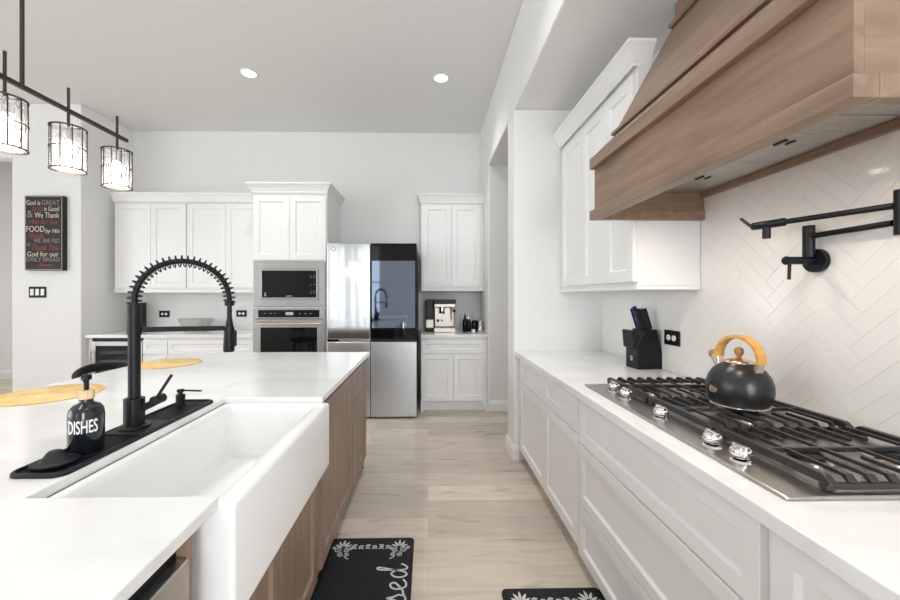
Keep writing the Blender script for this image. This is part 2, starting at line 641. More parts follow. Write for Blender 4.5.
rear = [(-3.2, -2.6, 0.6, 2.9), (-2.33, -1.45, 0.6, 2.9), (0.5, 1.34, 0.4, 3.1)]  # last rear opening and its frame are invented to let fill light in
left = [(-3.4, -1.85, 0.4, 3.0), (-1.75, -0.2, 0.4, 3.0), (-0.1, 1.45, 0.4, 3.0)]
holed_wall('wall_rear', 'y', -3.64, 0.14, -7.2, 2.6, rear)
holed_wall('wall_left', 'x', -7.14, 0.14, -3.7, 7.2, left)
n = 1
for (a0, a1, z0, z1) in rear:
    b = MB()
    for (p, q, r, s_) in ((a0, a0 + 0.05, z0, z1), (a1 - 0.05, a1, z0, z1), (a0, a1, z0, z0 + 0.05), (a0, a1, z1 - 0.05, z1), (a0, a1, (z0 + z1) / 2 - 0.02, (z0 + z1) / 2 + 0.02)):
        b.box(p, q, -3.6, -3.55, r, s_)
    wdw = struct(b.build('window_%d' % n, 'trim'))
    if n <= 2:
        b = MB()
        z = z0 + 0.08
        while z < z1 - 0.08:
            b.box(a0 + 0.06, a1 - 0.06, -3.54, -3.50, z, z + 0.003)
            z += 0.05
        b.build('blind_slats', 'slat', wdw)
    n += 1
for (a0, a1, z0, z1) in left:
    b = MB()
    for (p, q, r, s_) in ((a0, a0 + 0.05, z0, z1), (a1 - 0.05, a1, z0, z1), (a0, a1, z0, z0 + 0.05), (a0, a1, z1 - 0.05, z1), (a0, a1, 1.6, 1.64)):
        b.box(-7.1, -7.05, p, q, r, s_)
    struct(b.build('window_%d' % n, 'trim'))
    n += 1

# baseboards
BP = [(0, 0), (0.016, 0), (0.016, 0.10), (0.011, 0.112), (0.011, 0.122), (0.005, 0.135), (0, 0.135)]
struct(MB().sweep([(XW + 0.035, YE), (XW, YE), (XW, 3.28), (2.2, 3.28)], [(-o, z) for o, z in BP]).build('baseboard_column', 'trim'))
struct(MB().sweep([(2.2, 4.33), (XW + 0.001, 4.33)], [(-o, z) for o, z in BP]).build('baseboard_right', 'trim'))
struct(MB().sweep([(-4.665, 5.1), (-4.665, 4.34), (-3.90, 4.34), (-3.898, 4.37)], BP).build('baseboard_left', 'trim'))
struct(MB().sweep([(-7.0, 6.2), (-4.4, 6.2)], BP).build('baseboard_hall', 'trim'))


SHP = [(0.0165, 0.0), (0.031, 0.0), (0.029, 0.008), (0.024, 0.014), (0.0165, 0.017)]
struct(MB().sweep([(XW + 0.035, YE), (XW, YE), (XW, 3.28), (2.2, 3.28)], [(-o, z) for o, z in SHP]).build('trim_1', 'shoe'))
struct(MB().sweep([(2.2, 4.33), (XW + 0.001, 4.33)], [(-o, z) for o, z in SHP]).build('trim_2', 'shoe'))


# herringbone tile on the range wall
def herringbone(y0, y1, z0, z1, x, tl=0.22, tw=0.055, g=0.0006):
    bm = bmesh.new()
    rot = Matrix.Rotation(PI / 4, 2)
    k = int(round(tl / tw))
    cy, cz = (y0 + y1) / 2, (z0 + z1) / 2
    R = 64

    def tile(u0, v0, du, dv):
        c = rot @ Vector((u0 + du / 2, v0 + dv / 2))
        if not (y0 - 0.3 < cy + c.x < y1 + 0.3 and z0 - 0.3 < cz + c.y < z1 + 0.3):
            return
        e = 0.0012
        lay = []
        for (i, dx) in ((0, 0.0), (0, 0.0011), (e, 0.0014)):
            for (p, q) in ((u0 + g / 2 + i, v0 + g / 2 + i), (u0 + du - g / 2 - i, v0 + g / 2 + i), (u0 + du - g / 2 - i, v0 + dv - g / 2 - i), (u0 + g / 2 + i, v0 + dv - g / 2 - i)):
                r = rot @ Vector((p, q))
                lay.append(bm.verts.new((x - dx, cy + r.x, cz + r.y)))
        for l in range(2):
            for i in range(4):
                j = (i + 1) % 4
                bm.faces.new((lay[l * 4 + i], lay[l * 4 + j], lay[l * 4 + 4 + j], lay[l * 4 + 4 + i]))
        bm.faces.new(lay[8:12])
    for a in range(-R, R):
        for c in range(-16, 16):
            # standard herringbone lattice in units of tile width
            ox = (a + c * 2 * k) * tw
            oy = a * tw
            tile(ox, oy, tl, tw)
            tile(ox + tl - 0 * tw, oy - tl + tw, tw, tl)
    for co, no in (((0, y0, 0), (0, -1, 0)), ((0, y1, 0), (0, 1, 0)), ((0, 0, z0), (0, 0, -1)), ((0, 0, z1), (0, 0, 1))):
        bmesh.ops.bisect_plane(bm, geom=bm.verts[:] + bm.edges[:] + bm.faces[:], plane_co=co, plane_no=no, clear_outer=True)
    bmesh.ops.recalc_face_normals(bm, faces=bm.faces)
    me = bpy.data.meshes.new('wall_tiles')
    bm.to_mesh(me)
    bm.free()
    return me


struct(MB().box(XS - 0.004, XS - 0.0005, -0.6, YE - 0.001, 0.89, SOF - 0.002).build('wall_grout', 'grout'))
tiles = struct(mesh_obj('wall_tiles', herringbone(-0.55, YE - 0.002, 0.891, 2.2, XS - 0.0042), 'tile'))

# ================================================================== CABINETS
R_AISLE = -PI / 2     # faces -X (right run)
R_ISLE = PI / 2       # faces +X (island)
CT = 0.89             # counter top height


def base_cabinet(label, loc, rz, wd, fronts, m='cab', depth=0.60, h=0.852, toe=0.09, name='base_cabinet', group=None, foot=None, closed=True, toe_in=0.07):
    """local: x 0..wd along the front, y 0 (face) .. depth, fronts = (kind, x0, x1, z0, z1)"""
    t = thing(name, label, 'cabinet', loc, rz, group)
    b = MB().box(0.0005, wd - 0.0005, 0, depth, toe, h)
    b.box(0.0005, wd - 0.0005, toe_in, depth, 0.0, toe)
    b.build('carcass', m, t, bevel=0.001, seg=1)
    for (k, x0, x1, z0, z1) in fronts:
        fr = 0.058 if k == 'door' else 0.05
        MB().shaker(x0, x1, z0, z1, fr=fr, y=-0.0006).build('door' if k == 'door' else 'drawer', m, t)
    return t


G = 0.003
# right run, faces at x = 0.73 ; local x runs from far to near
def right_base(label, y_far, y_near, fronts):
    return base_cabinet(label, (0.755, y_far, 0), R_AISLE, y_far - y_near, fronts, depth=0.645)


w1 = 3.035 - 2.395
right_base('white base cabinet with drawer over door, against the far end wall', 3.035, 2.396,
           [('drawer', 0.012, w1 - G, 0.655, 0.828), ('door', 0.012, w1 - G, 0.098, 0.648)])
w2 = 2.395 - 1.85
right_base('white drawer over door base cabinet directly beside the wide three drawer cabinet', 2.395, 1.851,
           [('drawer', G, w2 - G, 0.655, 0.828), ('door', G, w2 - G, 0.098, 0.648)])
w3 = 1.85 - 0.815
right_base('wide white drawer cabinet with three drawers under the gas cooktop', 1.85, 0.816,
           [('drawer', G + 0.004, w3 - 0.014, 0.622, 0.828), ('drawer', G + 0.004, w3 - 0.014, 0.327, 0.615), ('drawer', G + 0.004, w3 - 0.014, 0.075, 0.32)])
w4 = 0.815 - 0.1
right_base('white base cabinet nearest the camera on the right, beside the wide drawers', 0.815, 0.1,
           [('drawer', 0.014, w4 - G, 0.655, 0.828), ('door', 0.014, w4 - G, 0.098, 0.648)])
b = MB().box(0.695, XS - 0.008, -0.3, YE - 0.001, 0.853, CT)
tag(b.build('countertop', 'quartz', bevel=0.003), 'long white quartz worktop under the gas cooktop on the right', 'countertop')


def wall_cabinet(label, loc, rz, wd, z0, z1, doors, depth=0.345, rail=0.022, name='wall_cabinet', group=None):
    t = thing(name, label, 'cabinet', loc, rz, group)
    b = MB().box(0.0005, wd - 0.0005, 0, depth, z0, z1)
    b.build('carcass', 'cab', t, bevel=0.001, seg=1)
    b = MB().box(0.0, wd, -0.008, depth, z0 - rail, z0 - 0.0005)
    b.build('light_rail', 'cab', t, bevel=0.003)
    for (x0, x1, a, c) in doors:
        MB().shaker(x0, x1, a, c, y=-0.0006, fr=0.06).build('door', 'cab', t)
    return t


# right uppers (faces at x = 1.06)
wall_cabinet('white wall cabinet with one door in the corner by the alcove end wall', (1.077, YE - 0.004, 0), R_AISLE, YE - 0.004 - 2.59, 1.385, 2.53,
             [(0.05, 0.442, 1.405, 2.475)], depth=0.325)
wall_cabinet('white wall cabinet with two doors next to the wooden range hood', (1.077, 2.589, 0), R_AISLE, 2.589 - 1.93, 1.385, 2.53,
             [(0.004, 0.335, 1.405, 2.475), (0.339, 0.645, 1.405, 2.475)], depth=0.325)
CP = [(0, 0), (0.006, 0), (0.008, 0.018), (0.014, 0.026), (0.026, 0.052), (0.044, 0.080), (0.056, 0.092), (0.058, 0.095), (0.058, 0.108), (0, 0.108)]


def crown(path, z, label, k=1.0):
    o = MB().sweep(path, [(p * k, z + q) for p, q in CP]).build('crown_moulding', 'cab')
    return tag(o, label, 'moulding')


crown([(1.056, YE - 0.004), (1.056, 1.932), (1.14, 1.932)], 2.508, 'white crown moulding along the top of the right wall cabinets beside the hood')

# back wall, left: uppers faces at y = 4.69
YU = 4.695
wall_cabinet('white two door wall cabinet at the left end of the back wall', (-3.815, YU, 0), 0, 0.878, 1.413, 2.50,
             [(0.02, 0.445, 1.43, 2.455), (0.449, 0.868, 1.43, 2.455)], rail=0.042)
wall_cabinet('white two door wall cabinet above the grey bowl, beside the tall oven cabinet', (-2.936, YU, 0), 0, 0.934, 1.413, 2.50,
             [(0.008, 0.465, 1.43, 2.455), (0.469, 0.926, 1.43, 2.455)], rail=0.042)
crown([(-3.815, YU - 0.021), (-2.075, YU - 0.021)], 2.472, 'long white crown moulding on the back left wall cabinets', 0.75)

# tall oven cabinet
t = thing('oven_cabinet', 'tall white cabinet that houses the microwave and the wall oven', 'cabinet', (-2.0, 4.38, 0))
W = 0.845
b = MB().box(0, 0.034, 0, 0.655, 0, 2.54).box(W - 0.034, W, 0, 0.655, 0, 2.54)
b.box(0.034, W - 0.034, 0.63, 0.655, 0.1, 2.54)
b.box(0.034, W - 0.034, 0, 0.63, 0.1, 0.52).box(0.034, W - 0.034, 0, 0.63, 1.188, 1.206).box(0.034, W - 0.034, 0, 0.63, 1.728, 2.54)
b.box(0.034, W - 0.034, 0.07, 0.63, 0.0, 0.1)
b.build('carcass', 'cab', t, bevel=0.001, seg=1)
for x0, x1 in ((0.012, W / 2 - 0.002), (W / 2 + 0.002, W - 0.012)):
    MB().shaker(x0, x1, 1.742, 2.475, y=-0.0006, fr=0.065).build('door', 'cab', t)
MB().shaker(0.012, W - 0.012, 0.115, 0.50, y=-0.0006).build('drawer', 'cab', t)
crown([(-2.0, 5.035), (-2.0, 4.359), (-1.155, 4.359), (-1.155, 5.035)], 2.505, 'white crown moulding wrapped round the tall oven cabinet', 1.0)

# base run at back left, faces at y = 4.40
YL = 4.42
base_cabinet('white filler cabinet strip between the left wall and the beverage fridge', (-3.886, YL, 0), 0, 0.042, [], name='base_cabinet', depth=0.08, toe_in=0.03)
base_cabinet('narrow white base cabinet with small drawer beside the beverage fridge', (-3.262, YL, 0), 0, 0.282,
             [('drawer', G, 0.279, 0.665, 0.828), ('door', G, 0.279, 0.098, 0.655)])
base_cabinet('wide white base cabinet under the grey bowl, beside the tall oven cabinet', (-2.979, YL, 0), 0, 0.975,
             [('drawer', G, 0.972, 0.665, 0.828), ('door', G, 0.485, 0.098, 0.655), ('door', 0.489, 0.972, 0.098, 0.655)])
b = MB().prism([(-3.888, 4.375), (-2.003, 4.375), (-2.003, 5.037), (-3.858, 5.037)], 'z', 0.853, CT)
tag(b.build('countertop', 'quartz', bevel=0.003), 'white quartz worktop along the back wall left of the ovens', 'countertop')

# beverage fridge
t = thing('beverage_fridge', 'under-counter beverage fridge with glass door and shelves at back left', 'fridge', (-3.840, 4.40, 0))
b = MB().box(0, 0.03, 0.03, 0.6, 0.1, 0.85).box(0.545, 0.575, 0.03, 0.6, 0.1, 0.85).box(0.03, 0.545, 0.55, 0.6, 0.1, 0.85).box(0.03, 0.545, 0.03, 0.55, 0.1, 0.14).box(0.03, 0.545, 0.03, 0.55, 0.81, 0.85).box(0, 0.575, 0.08, 0.6, 0, 0.1)
b.build('body', 'black', t)
b = MB().box(0, 0.05, 0, 0.028, 0.11, 0.81).box(0.525, 0.575, 0, 0.028, 0.11, 0.81).box(0.05, 0.525, 0, 0.028, 0.76, 0.81).box(0.05, 0.525, 0, 0.028, 0.11, 0.16)
d = b.build('door_frame', 'steel_oven', t, bevel=0.002)
MB().box(0.05, 0.525, 0.008, 0.016, 0.16, 0.76).build('glass_pane', 'smoke', d)
MB().cyl((0.022, -0.035, 0.3), (0.022, -0.035, 0.72), 0.008).cyl((0.022, -0.035, 0.33), (0.022, 0.0, 0.33), 0.006).cyl((0.022, -0.035, 0.69), (0.022, 0.0, 0.69), 0.006).build('handle', 'steel', d)
for z in (0.3, 0.45, 0.575, 0.675):
    MB().box(0.032, 0.543, 0.035, 0.5, z, z + 0.012).box(0.032, 0.543, 0.032, 0.05, z - 0.012, z + 0.02).build('shelf', 'steel_oven', t)

# coffee bar, right of the fridge
base_cabinet('white base cabinet under the coffee machine with drawer and two doors', (-0.083, 4.38, 0), 0, 0.77,
             [('drawer', 0.008, 0.74, 0.672, 0.83), ('door', 0.008, 0.372, 0.125, 0.662), ('door', 0.376, 0.74, 0.125, 0.662)], toe=0.115, toe_in=0.06)
for xa, xb, k in ((0.0, 0.03, 0.05), (0.77, 0.74, -0.05)):
    MB().prism([(xa, 0.0), (xb, 0.0), (xb + k * 0.3, 0.06), (xb + k, 0.1145), (xa, 0.1145)], 'y', 0.0, 0.058).build('foot', 'cab', [o for o in C.objects if o.get('label', '').startswith('white base cabinet under the coffee')][0])
b = MB().box(-0.085, XW - 0.002, 4.34, 5.037, 0.853, CT)
tag(b.build('countertop', 'quartz', bevel=0.003), 'small white quartz worktop under the coffee machine', 'countertop')
wall_cabinet('white two door wall cabinet above the coffee machine', (-0.083, YU, 0), 0, 0.77, 1.413, 2.50,
             [(0.02, 0.372, 1.45, 2.455), (0.376, 0.728, 1.45, 2.455)])
crown([(-0.083, 5.035), (-0.083, YU - 0.021), (0.686, YU - 0.021)], 2.472, 'short white crown moulding on the cabinet above the coffee machine', 0.9)

# ================================================================== ISLAND
XI = -0.497  # carcass face; fronts stand 2 cm proud


def island_unit(label, y0, y1, fronts, **kw):
    return base_cabinet(label, (XI, y0, 0), R_ISLE, y1 - y0, fronts, m='wood_v', depth=0.60, **kw)


island_unit('brown wooden island cabinet with tall single door beside the sink', 1.702, 2.412, [('door', 0.012, 0.697, 0.10, 0.838)])
t = island_unit('brown wooden island cabinet with drawer over door at the far end', 2.413, 2.955, [('drawer', 0.008, 0.525, 0.655, 0.838), ('door', 0.008, 0.525, 0.10, 0.648)])
MB().prism([(0.0, 0.0), (0.0, 0.09), (-0.07, 0.09), (-0.055, 0.05), (-0.03, 0.0)], 'y', 0.0, 0.065).build('foot', 'wood_v', t).location = (0.542, 0.0, 0)
t = island_unit('brown wooden sink cabinet with two doors under the white apron sink', 0.760, 1.701,
                [('door', 0.06, 0.475, 0.10, 0.575), ('door', 0.479, 0.89, 0.10, 0.575)], h=0.595, name='sink_cabinet')
MB().box(0.0005, 0.021, -0.018, 0.4, 0.597, 0.86).build('side_stile', 'wood_v', t)
MB().box(0.905, 0.939, -0.018, 0.4, 0.597, 0.86).build('side_stile', 'wood_v', t)
t = thing('dishwasher', 'stainless steel dishwasher in the island front next to the sink', 'dishwasher', (XI, 0.161, 0), R_ISLE)
MB().box(0, 0.597, 0.0, 0.58, 0.1, 0.846).box(0, 0.597, 0.06, 0.58, 0, 0.1).build('body', 'black', t)
MB().box(0.003, 0.594, -0.028, -0.0005, 0.11, 0.815).build('door', 'steel', t, bevel=0.003)
MB().cyl((0.05, -0.06, 0.74), (0.547, -0.06, 0.74), 0.011).cyl((0.08, -0.06, 0.74), (0.08, -0.028, 0.74), 0.008).cyl((0.517, -0.06, 0.74), (0.517, -0.028, 0.74), 0.008).build('handle', 'steel', t)
b = MB().box(-1.50, -1.113, -0.35, 2.955, 0.0, 0.852)
tag(b.build('island_panel', 'wood_v'), 'brown wooden back panel block of the island under the seating side', 'panel')
b = MB().box(-1.11, XI, -0.35, 0.16, 0.0, 0.852)
tag(b.build('base_cabinet', 'wood_v'), 'brown wooden island end cabinet beyond the dishwasher', 'cabinet')
poly = [(-1.885, -0.4), (-0.46, -0.4), (-0.46, 0.845), (-0.88, 0.845), (-0.88, 1.665), (-0.46, 1.665), (-0.46, 3.0), (-1.885, 3.0)]
b = MB().prism(poly, 'z', 0.863, CT)
tag(b.build('countertop', 'quartz', bevel=0.003), 'large white quartz island worktop cut out round the apron sink', 'countertop')

# apron sink
t = thing('farmhouse_sink', 'white fireclay apron front farmhouse sink set in the island', 'sink', (-0.66, 1.23, 0.6))
xo0, xo1, yo0, yo1, zb, zt = -0.8785, -0.428, 0.8465, 1.6635, 0.604, 0.868
bm = bmesh.new()


def bring(x0, x1, y0, y1, z, r):
    out = []
    for (cx, cy, a0) in ((x1 - r, y1 - r, 0), (x0 + r, y1 - r, 90), (x0 + r, y0 + r, 180), (x1 - r, y0 + r, 270)):
        for k in range(6):
            a = math.radians(a0 + 90 * k / 5)
            out.append((cx + r * math.cos(a), cy + r * math.sin(a), z))
    return out


rings = [bring(xo0, xo1, yo0, yo1, zb, 0.012), bring(xo0, xo1, yo0, yo1, zt - 0.010, 0.012), bring(xo0 + 0.003, xo1 - 0.003, yo0 + 0.003, yo1 - 0.003, zt - 0.003, 0.012), bring(xo0 + 0.010, xo1 - 0.010, yo0 + 0.010, yo1 - 0.010, zt, 0.012),
         bring(-0.853, -0.478, 0.872, 1.638, zt, 0.03), bring(-0.847, -0.484, 0.878, 1.632, zt - 0.006, 0.032), bring(-0.844, -0.488, 0.881, 1.629, zt - 0.03, 0.035), bring(-0.838, -0.497, 0.888, 1.622, 0.68, 0.035), bring(-0.83, -0.506, 0.896, 1.614, 0.65, 0.035), bring(-0.81, -0.526, 0.915, 1.595, 0.64, 0.035)]
b = MB()
nn = len(rings[0])
vs = [p for r in rings for p in r]
fs = []
for i in range(len(rings) - 1):
    for k in range(nn):
        fs.append((i * nn + k, i * nn + (k + 1) % nn, (i + 1) * nn + (k + 1) % nn, (i + 1) * nn + k))
fs += [tuple(reversed(range(nn))), tuple(range((len(rings) - 1) * nn, len(rings) * nn))]
b.add([(x + 0.66, y - 1.23, z - 0.6) for x, y, z in vs], fs, True)
o = b.build('basin', 'sink', t)
o.modifiers.new('edges', 'EDGE_SPLIT').split_angle = math.radians(60)
MB().lathe([(0.0, 0.0325), (0.03, 0.0325), (0.043, 0.031), (0.045, 0.0285)], c=(-0.02, 0.02, 0.012)).build('drain', 'steel', t)
bm.free()

# ================================================================== RANGE HOOD
t = thing('range_hood', 'large brown wooden range hood over the gas cooktop', 'range hood', (XS - 0.009, 1.3, 1.716))
HX, HY, HZ = XS - 0.009, 1.3, 1.716
y0, y1 = 0.722, 1.929


def hb(*a):
    return MB().box(a[0] - HX, a[1] - HX, a[2] - HY, a[3] - HY, a[4] - HZ, a[5] - HZ)


hb(0.852, 0.874, y0 + 0.024, y1, 1.763, 1.973).build('front_panel', 'wood_h', t)
hb(0.8745, HX, y0 + 0.024, y0 + 0.046, 1.763, 1.973).build('side_panel', 'wood_x', t)
hb(0.8745, HX, y1 - 0.022, y1, 1.763, 1.973).build('side_panel', 'wood_x', t)
b = hb(0.825, 0.877, y0, y1, 1.716, 1.7625)
b.box(0.8775 - HX, 0, y0 - HY, y0 + 0.03 - HY, 0, 0.0465).box(0.8775 - HX, 0, y1 - 0.03 - HY, y1 - HY, 0, 0.0465)
b.build('bottom_rail', 'wood_h', t, bevel=0.002)
hb(0.825, HX, y0, y1, 1.9735, 2.029).build('shelf_moulding', 'wood_h', t, bevel=0.003)
MB().prism([(x - HX, z - HZ) for x, z in ((0.832, 2.0295), (0.952, 2.149), (HX, 2.149), (HX, 2.0295))], 'y', y0 + 0.004 - HY, y1 - HY).build('lower_slope', 'wood_h', t)
MB().prism([(x - HX, z - HZ) for x, z in ((0.935, 2.1495), (0.935, 2.163), (0.952, 2.175), (HX, 2.175), (HX, 2.1495))], 'y', y0 - HY, y1 - HY).build('trim_strip', 'wood_h', t)
MB().prism([(x - HX, z - HZ) for x, z in ((0.962, 2.1755), (1.252, 2.70), (HX, 2.70), (HX, 2.1755))], 'y', y0 + 0.004 - HY, y1 - HY).build('upper_slope', 'wood_h', t)
MB().prism([(x - HX, z - HZ) for x, z in ((1.238, 2.7005), (1.228, 2.715), (1.25, 2.737), (HX, 2.737), (HX, 2.7005))], 'y', y0 - HY, y1 - HY).build('trim_strip', 'wood_h', t)
hb(1.268, HX, y0 + 0.004, y1, 2.7375, SOF - 0.002).build('chimney_box', 'wood_h', t)
hb(HX - 0.02, HX, y0 + 0.0465, y1 - 0.0305, 1.825, 1.8515).build('rear_rail', 'wood_h', t)
hb(0.8775, HX, y0 + 0.0465, y1 - 0.0225, 1.852, 1.868).build('liner', 'liner', t)
for (a, c) in ((1.435, 1.805), (1.06, 1.43), (0.79, 1.055)):
    f = hb(1.0, 1.34, a, c, 1.843, 1.8515).build('baffle_filter', 'liner', t, bevel=0.002)
    m_ = (a + c) / 2
    MB().box(1.168 - HX, 1.178 - HX, m_ - 0.022 - HY, m_ + 0.022 - HY, 1.837 - HZ, 1.8425 - HZ).build('handle', 'bronze', f)
    MB().box(1.203 - HX, 1.212 - HX, m_ - 0.015 - HY, m_ + 0.015 - HY, 1.838 - HZ, 1.8425 - HZ).build('handle', 'bronze', f)
for yy in (1.1, 1.55):
    MB().cyl((0.935 - HX, yy - HY, 1.846 - HZ), (0.935 - HX, yy - HY, 1.8515 - HZ), 0.026, 24).build('lamp_lens', 'warmlamp', t)
    d = bpy.data.lights.new('hood_lamp', 'SPOT')
    d.energy = 6.5
    d.color = (1, 0.86, 0.70)
    d.spot_size = math.radians(150)
    d.spot_blend = 0.6
    d.shadow_soft_size = 0.03
    o = bpy.data.objects.new('hood_lamp', d)
    C.objects.link(o)
    o.location = (0.935, yy, 1.838)

# ================================================================== COOKTOP
t = thing('gas_cooktop', 'stainless steel gas cooktop with five chrome knobs in the right worktop', 'cooktop', (1.05, 1.33, CT + 0.0005))
MB().box(-0.283, 0.30, -0.53, 0.522, 0, 0.009).build('plate', 'steel_plate', t, bevel=0.004)
MB().box(-0.165, 0.275, -0.50, 0.50, 0.0092, 0.0105).build('burner_well', 'steel_plate', t)
for (x, y) in ((-0.216, 0.358), (-0.224, 0.242), (-0.236, -0.016), (-0.240, -0.262), (-0.240, -0.360)):
    k = MB().lathe([(0.0, 0.0095), (0.024, 0.0095), (0.025, 0.013), (0.021, 0.017)], 24, (x, y, 0)).build('knob_base', 'chrome', t)
    kb = MB().lathe([(0.014, 0.0172), (0.014, 0.025), (0.0235, 0.029), (0.0245, 0.036), (0.0235, 0.043), (0.019, 0.048), (0.0, 0.0495)], 20, (x, y, 0))
    kb.box(x - 0.005, x + 0.005, y - 0.023, y + 0.023, 0.045, 0.055)
    kb.build('knob', 'chrome', t, bevel=0.0015)
for (x, y, r) in ((-0.06, 0.35, 0.035), (0.16, 0.35, 0.042), (0.06, 0.0, 0.055), (-0.06, -0.35, 0.042), (0.16, -0.35, 0.035)):
    q = MB().lathe([(0, 0.0108), (r + 0.012, 0.0108), (r + 0.012, 0.016), (r, 0.02), (0, 0.02)], 24, (x, y, 0)).build('burner', 'nickel', t)
    MB().lathe([(r * 0.9, 0.0202), (r * 0.95, 0.027), (r * 0.8, 0.03), (0, 0.031)], 24, (x, y, 0)).build('burner_cap', 'black', q)

GT = 0.935 - 0.0005  # top of the grates


def make_grate(label, yc, hl, near=False, far=False):
    t = thing('cast_iron_grate', label, 'grate', (1.05, yc, CT + 0.0112), 0, 'cast iron grates on the gas cooktop')
    zt = GT - (CT + 0.0112)
    xa, xb = -0.165, 0.268
    # front and rear rails: tall bars
    for xx, nm in ((xa, 'front_rail'), (xb, 'rear_rail')):
        b = MB()
        b.prism([(-hl + 0.004, 0.012), (-hl + 0.004, zt - 0.012), (-hl + 0.02, zt), (hl - 0.02, zt), (hl - 0.004, zt - 0.012), (hl - 0.004, 0.012)], 'x', xx - 0.009, xx + 0.009)
        b.box(xx - 0.009, xx + 0.009, -hl + 0.008, -hl + 0.03, 0, 0.012)
        b.box(xx - 0.009, xx + 0.009, hl - 0.03, hl - 0.008, 0, 0.012)
        b.build(nm, 'iron', t, bevel=0.002)
    for yy, nm in ((-hl + 0.012, 'cross_bar'), (hl - 0.012, 'cross_bar')):
        MB().box(xa + 0.0095, xb - 0.0095, yy - 0.006, yy + 0.006, 0.004, 0.018).build(nm, 'iron', t, bevel=0.002)
    MB().box(xa + 0.0095, xb - 0.0095, -0.005, 0.005, zt - 0.014, zt - 0.001).build('cross_bar', 'iron', t, bevel=0.0015)
    nb = 8
    for i in range(nb):
        x = xa + (xb - xa) * (i + 1) / (nb + 1)
        hw = 0.0034
        gaps = i in (1, 3, 5, 6)
        segs = ((-hl + 0.006, -0.055), (0.055, hl - 0.006)) if gaps else ((-hl + 0.006, -0.0055), (0.0055, hl - 0.006))
        for (p, q) in segs:
            if p < 0:
                po = [(p, 0.0185), (p, zt - 0.014), (p + 0.012, zt), (q, zt), (q, zt - 0.009), (p + 0.022, zt - 0.009), (p + 0.014, zt - 0.018), (p + 0.012, 0.0185)]
            else:
                po = [(p, zt), (q - 0.012, zt), (q, zt - 0.014), (q, 0.0185), (q - 0.012, 0.0185), (q - 0.014, zt - 0.018), (q - 0.022, zt - 0.009), (p, zt - 0.009)]
            MB().prism(po, 'x', x - hw, x + hw).build('finger_bar', 'iron', t, bevel=0.0015, seg=1)
            if (near and p < 0) or (far and p > 0):
                e = p if p < 0 else q
                k = 1 if p < 0 else -1
                MB().prism([(e - k * 0.0005, 0.0185), (e - k * 0.0005, zt - 0.012), (e + k * 0.010, zt + 0.001), (e + k * 0.028, zt + 0.001), (e + k * 0.012, 0.0185)], 'x', x - 0.009, x + 0.009).build('finger_end', 'iron', t, bevel=0.002)
    return t


make_grate('cast iron grate at the far end of the gas cooktop, nearest the knife block', 1.33 + 0.349, 0.172, far=True)
make_grate('middle cast iron grate of the gas cooktop, under the kettle', 1.33, 0.174)
make_grate('cast iron grate at the near end of the gas cooktop, closest to the camera', 1.33 - 0.349, 0.172, near=True)

# kettle
t = thing('kettle', 'black whistling kettle with honey wood handle on the cooktop grate', 'kettle', (1.133, 1.365, 0.9356), math.radians(97))
prof = [(0.0, 0.002), (0.083, 0.002), (0.086, 0.006), (0.096, 0.026), (0.1005, 0.052), (0.0995, 0.078), (0.092, 0.104), (0.078, 0.127), (0.060, 0.143), (0.047, 0.150), (0.045, 0.153), (0, 0.153)]
MB().lathe(prof, 48).build('body', 'kettle', t)
MB().lathe([(0.0, 0.0), (0.088, 0.0), (0.0895, 0.002), (0.088, 0.0045), (0.0855, 0.0055)], 48).build('base_ring', 'nickel', t)
ld = MB().lathe([(0.0455, 0.1532), (0.0445, 0.157), (0.034, 0.163), (0.016, 0.169), (0.0, 0.170)], 40).build('lid', 'brass', t)
MB().lathe([(0.0, 0.1702), (0.007, 0.1705), (0.008, 0.176), (0.0135, 0.184), (0.015, 0.194), (0.0115, 0.205), (0.0, 0.209)], 24).build('knob', 'walnut', ld)
# handle: flat bent-wood strap in the local XZ plane
b = MB()
hp = spline([(-0.080, 0, 0.158), (-0.082, 0, 0.178), (-0.067, 0, 0.215), (-0.030, 0, 0.241), (0.016, 0, 0.245), (0.054, 0, 0.228), (0.078, 0, 0.192), (0.082, 0, 0.158)], 6)
vs = []
for i, p in enumerate(hp):
    a = hp[max(i - 1, 0)]
    c = hp[min(i + 1, len(hp) - 1)]
    d = (c - a).normalized()
    nrm = Vector((-d.z, 0, d.x))
    for (u, v) in ((-0.5, -0.35), (-0.35, -0.5), (0.35, -0.5), (0.5, -0.35), (0.5, 0.35), (0.35, 0.5), (-0.35, 0.5), (-0.5, 0.35)):
        vs.append(p + nrm * v * 0.013 + Vector((0, u * 0.034, 0)))
fs = []
for i in range(len(hp) - 1):
    for k in range(8):
        fs.append((i * 8 + k, i * 8 + (k + 1) % 8, (i + 1) * 8 + (k + 1) % 8, (i + 1) * 8 + k))
fs += [tuple(range(8)), tuple((len(hp) - 1) * 8 + k for k in range(8))]
b.add(vs, fs, True)
h = b.build('handle', 'honey', t)
for sgn, x in ((-1, -0.079), (1, 0.081)):
    MB().bar((x * 0.86, 0, 0.122), (x * 1.01, 0, 0.165), 0.030, 0.014, up=(1, 0, 0)).build('bracket', 'nickel', h, bevel=0.003)
MB().cyl((0.055, -0.009, 0.222), (0.055, 0.009, 0.222), 0.006, 12).build('trigger', 'walnut', h)
s_ = MB().tube([(0.055, 0, 0.110), (0.085, 0, 0.140), (0.108, 0, 0.168)], [0.022, 0.017, 0.013], 20).build('spout', 'nickel', t)
MB().tube([(0.1055, 0, 0.165), (0.113, 0, 0.174), (0.117, 0, 0.178)], [0.016, 0.016, 0.011], 20).build('spout_cap', 'walnut', s_)
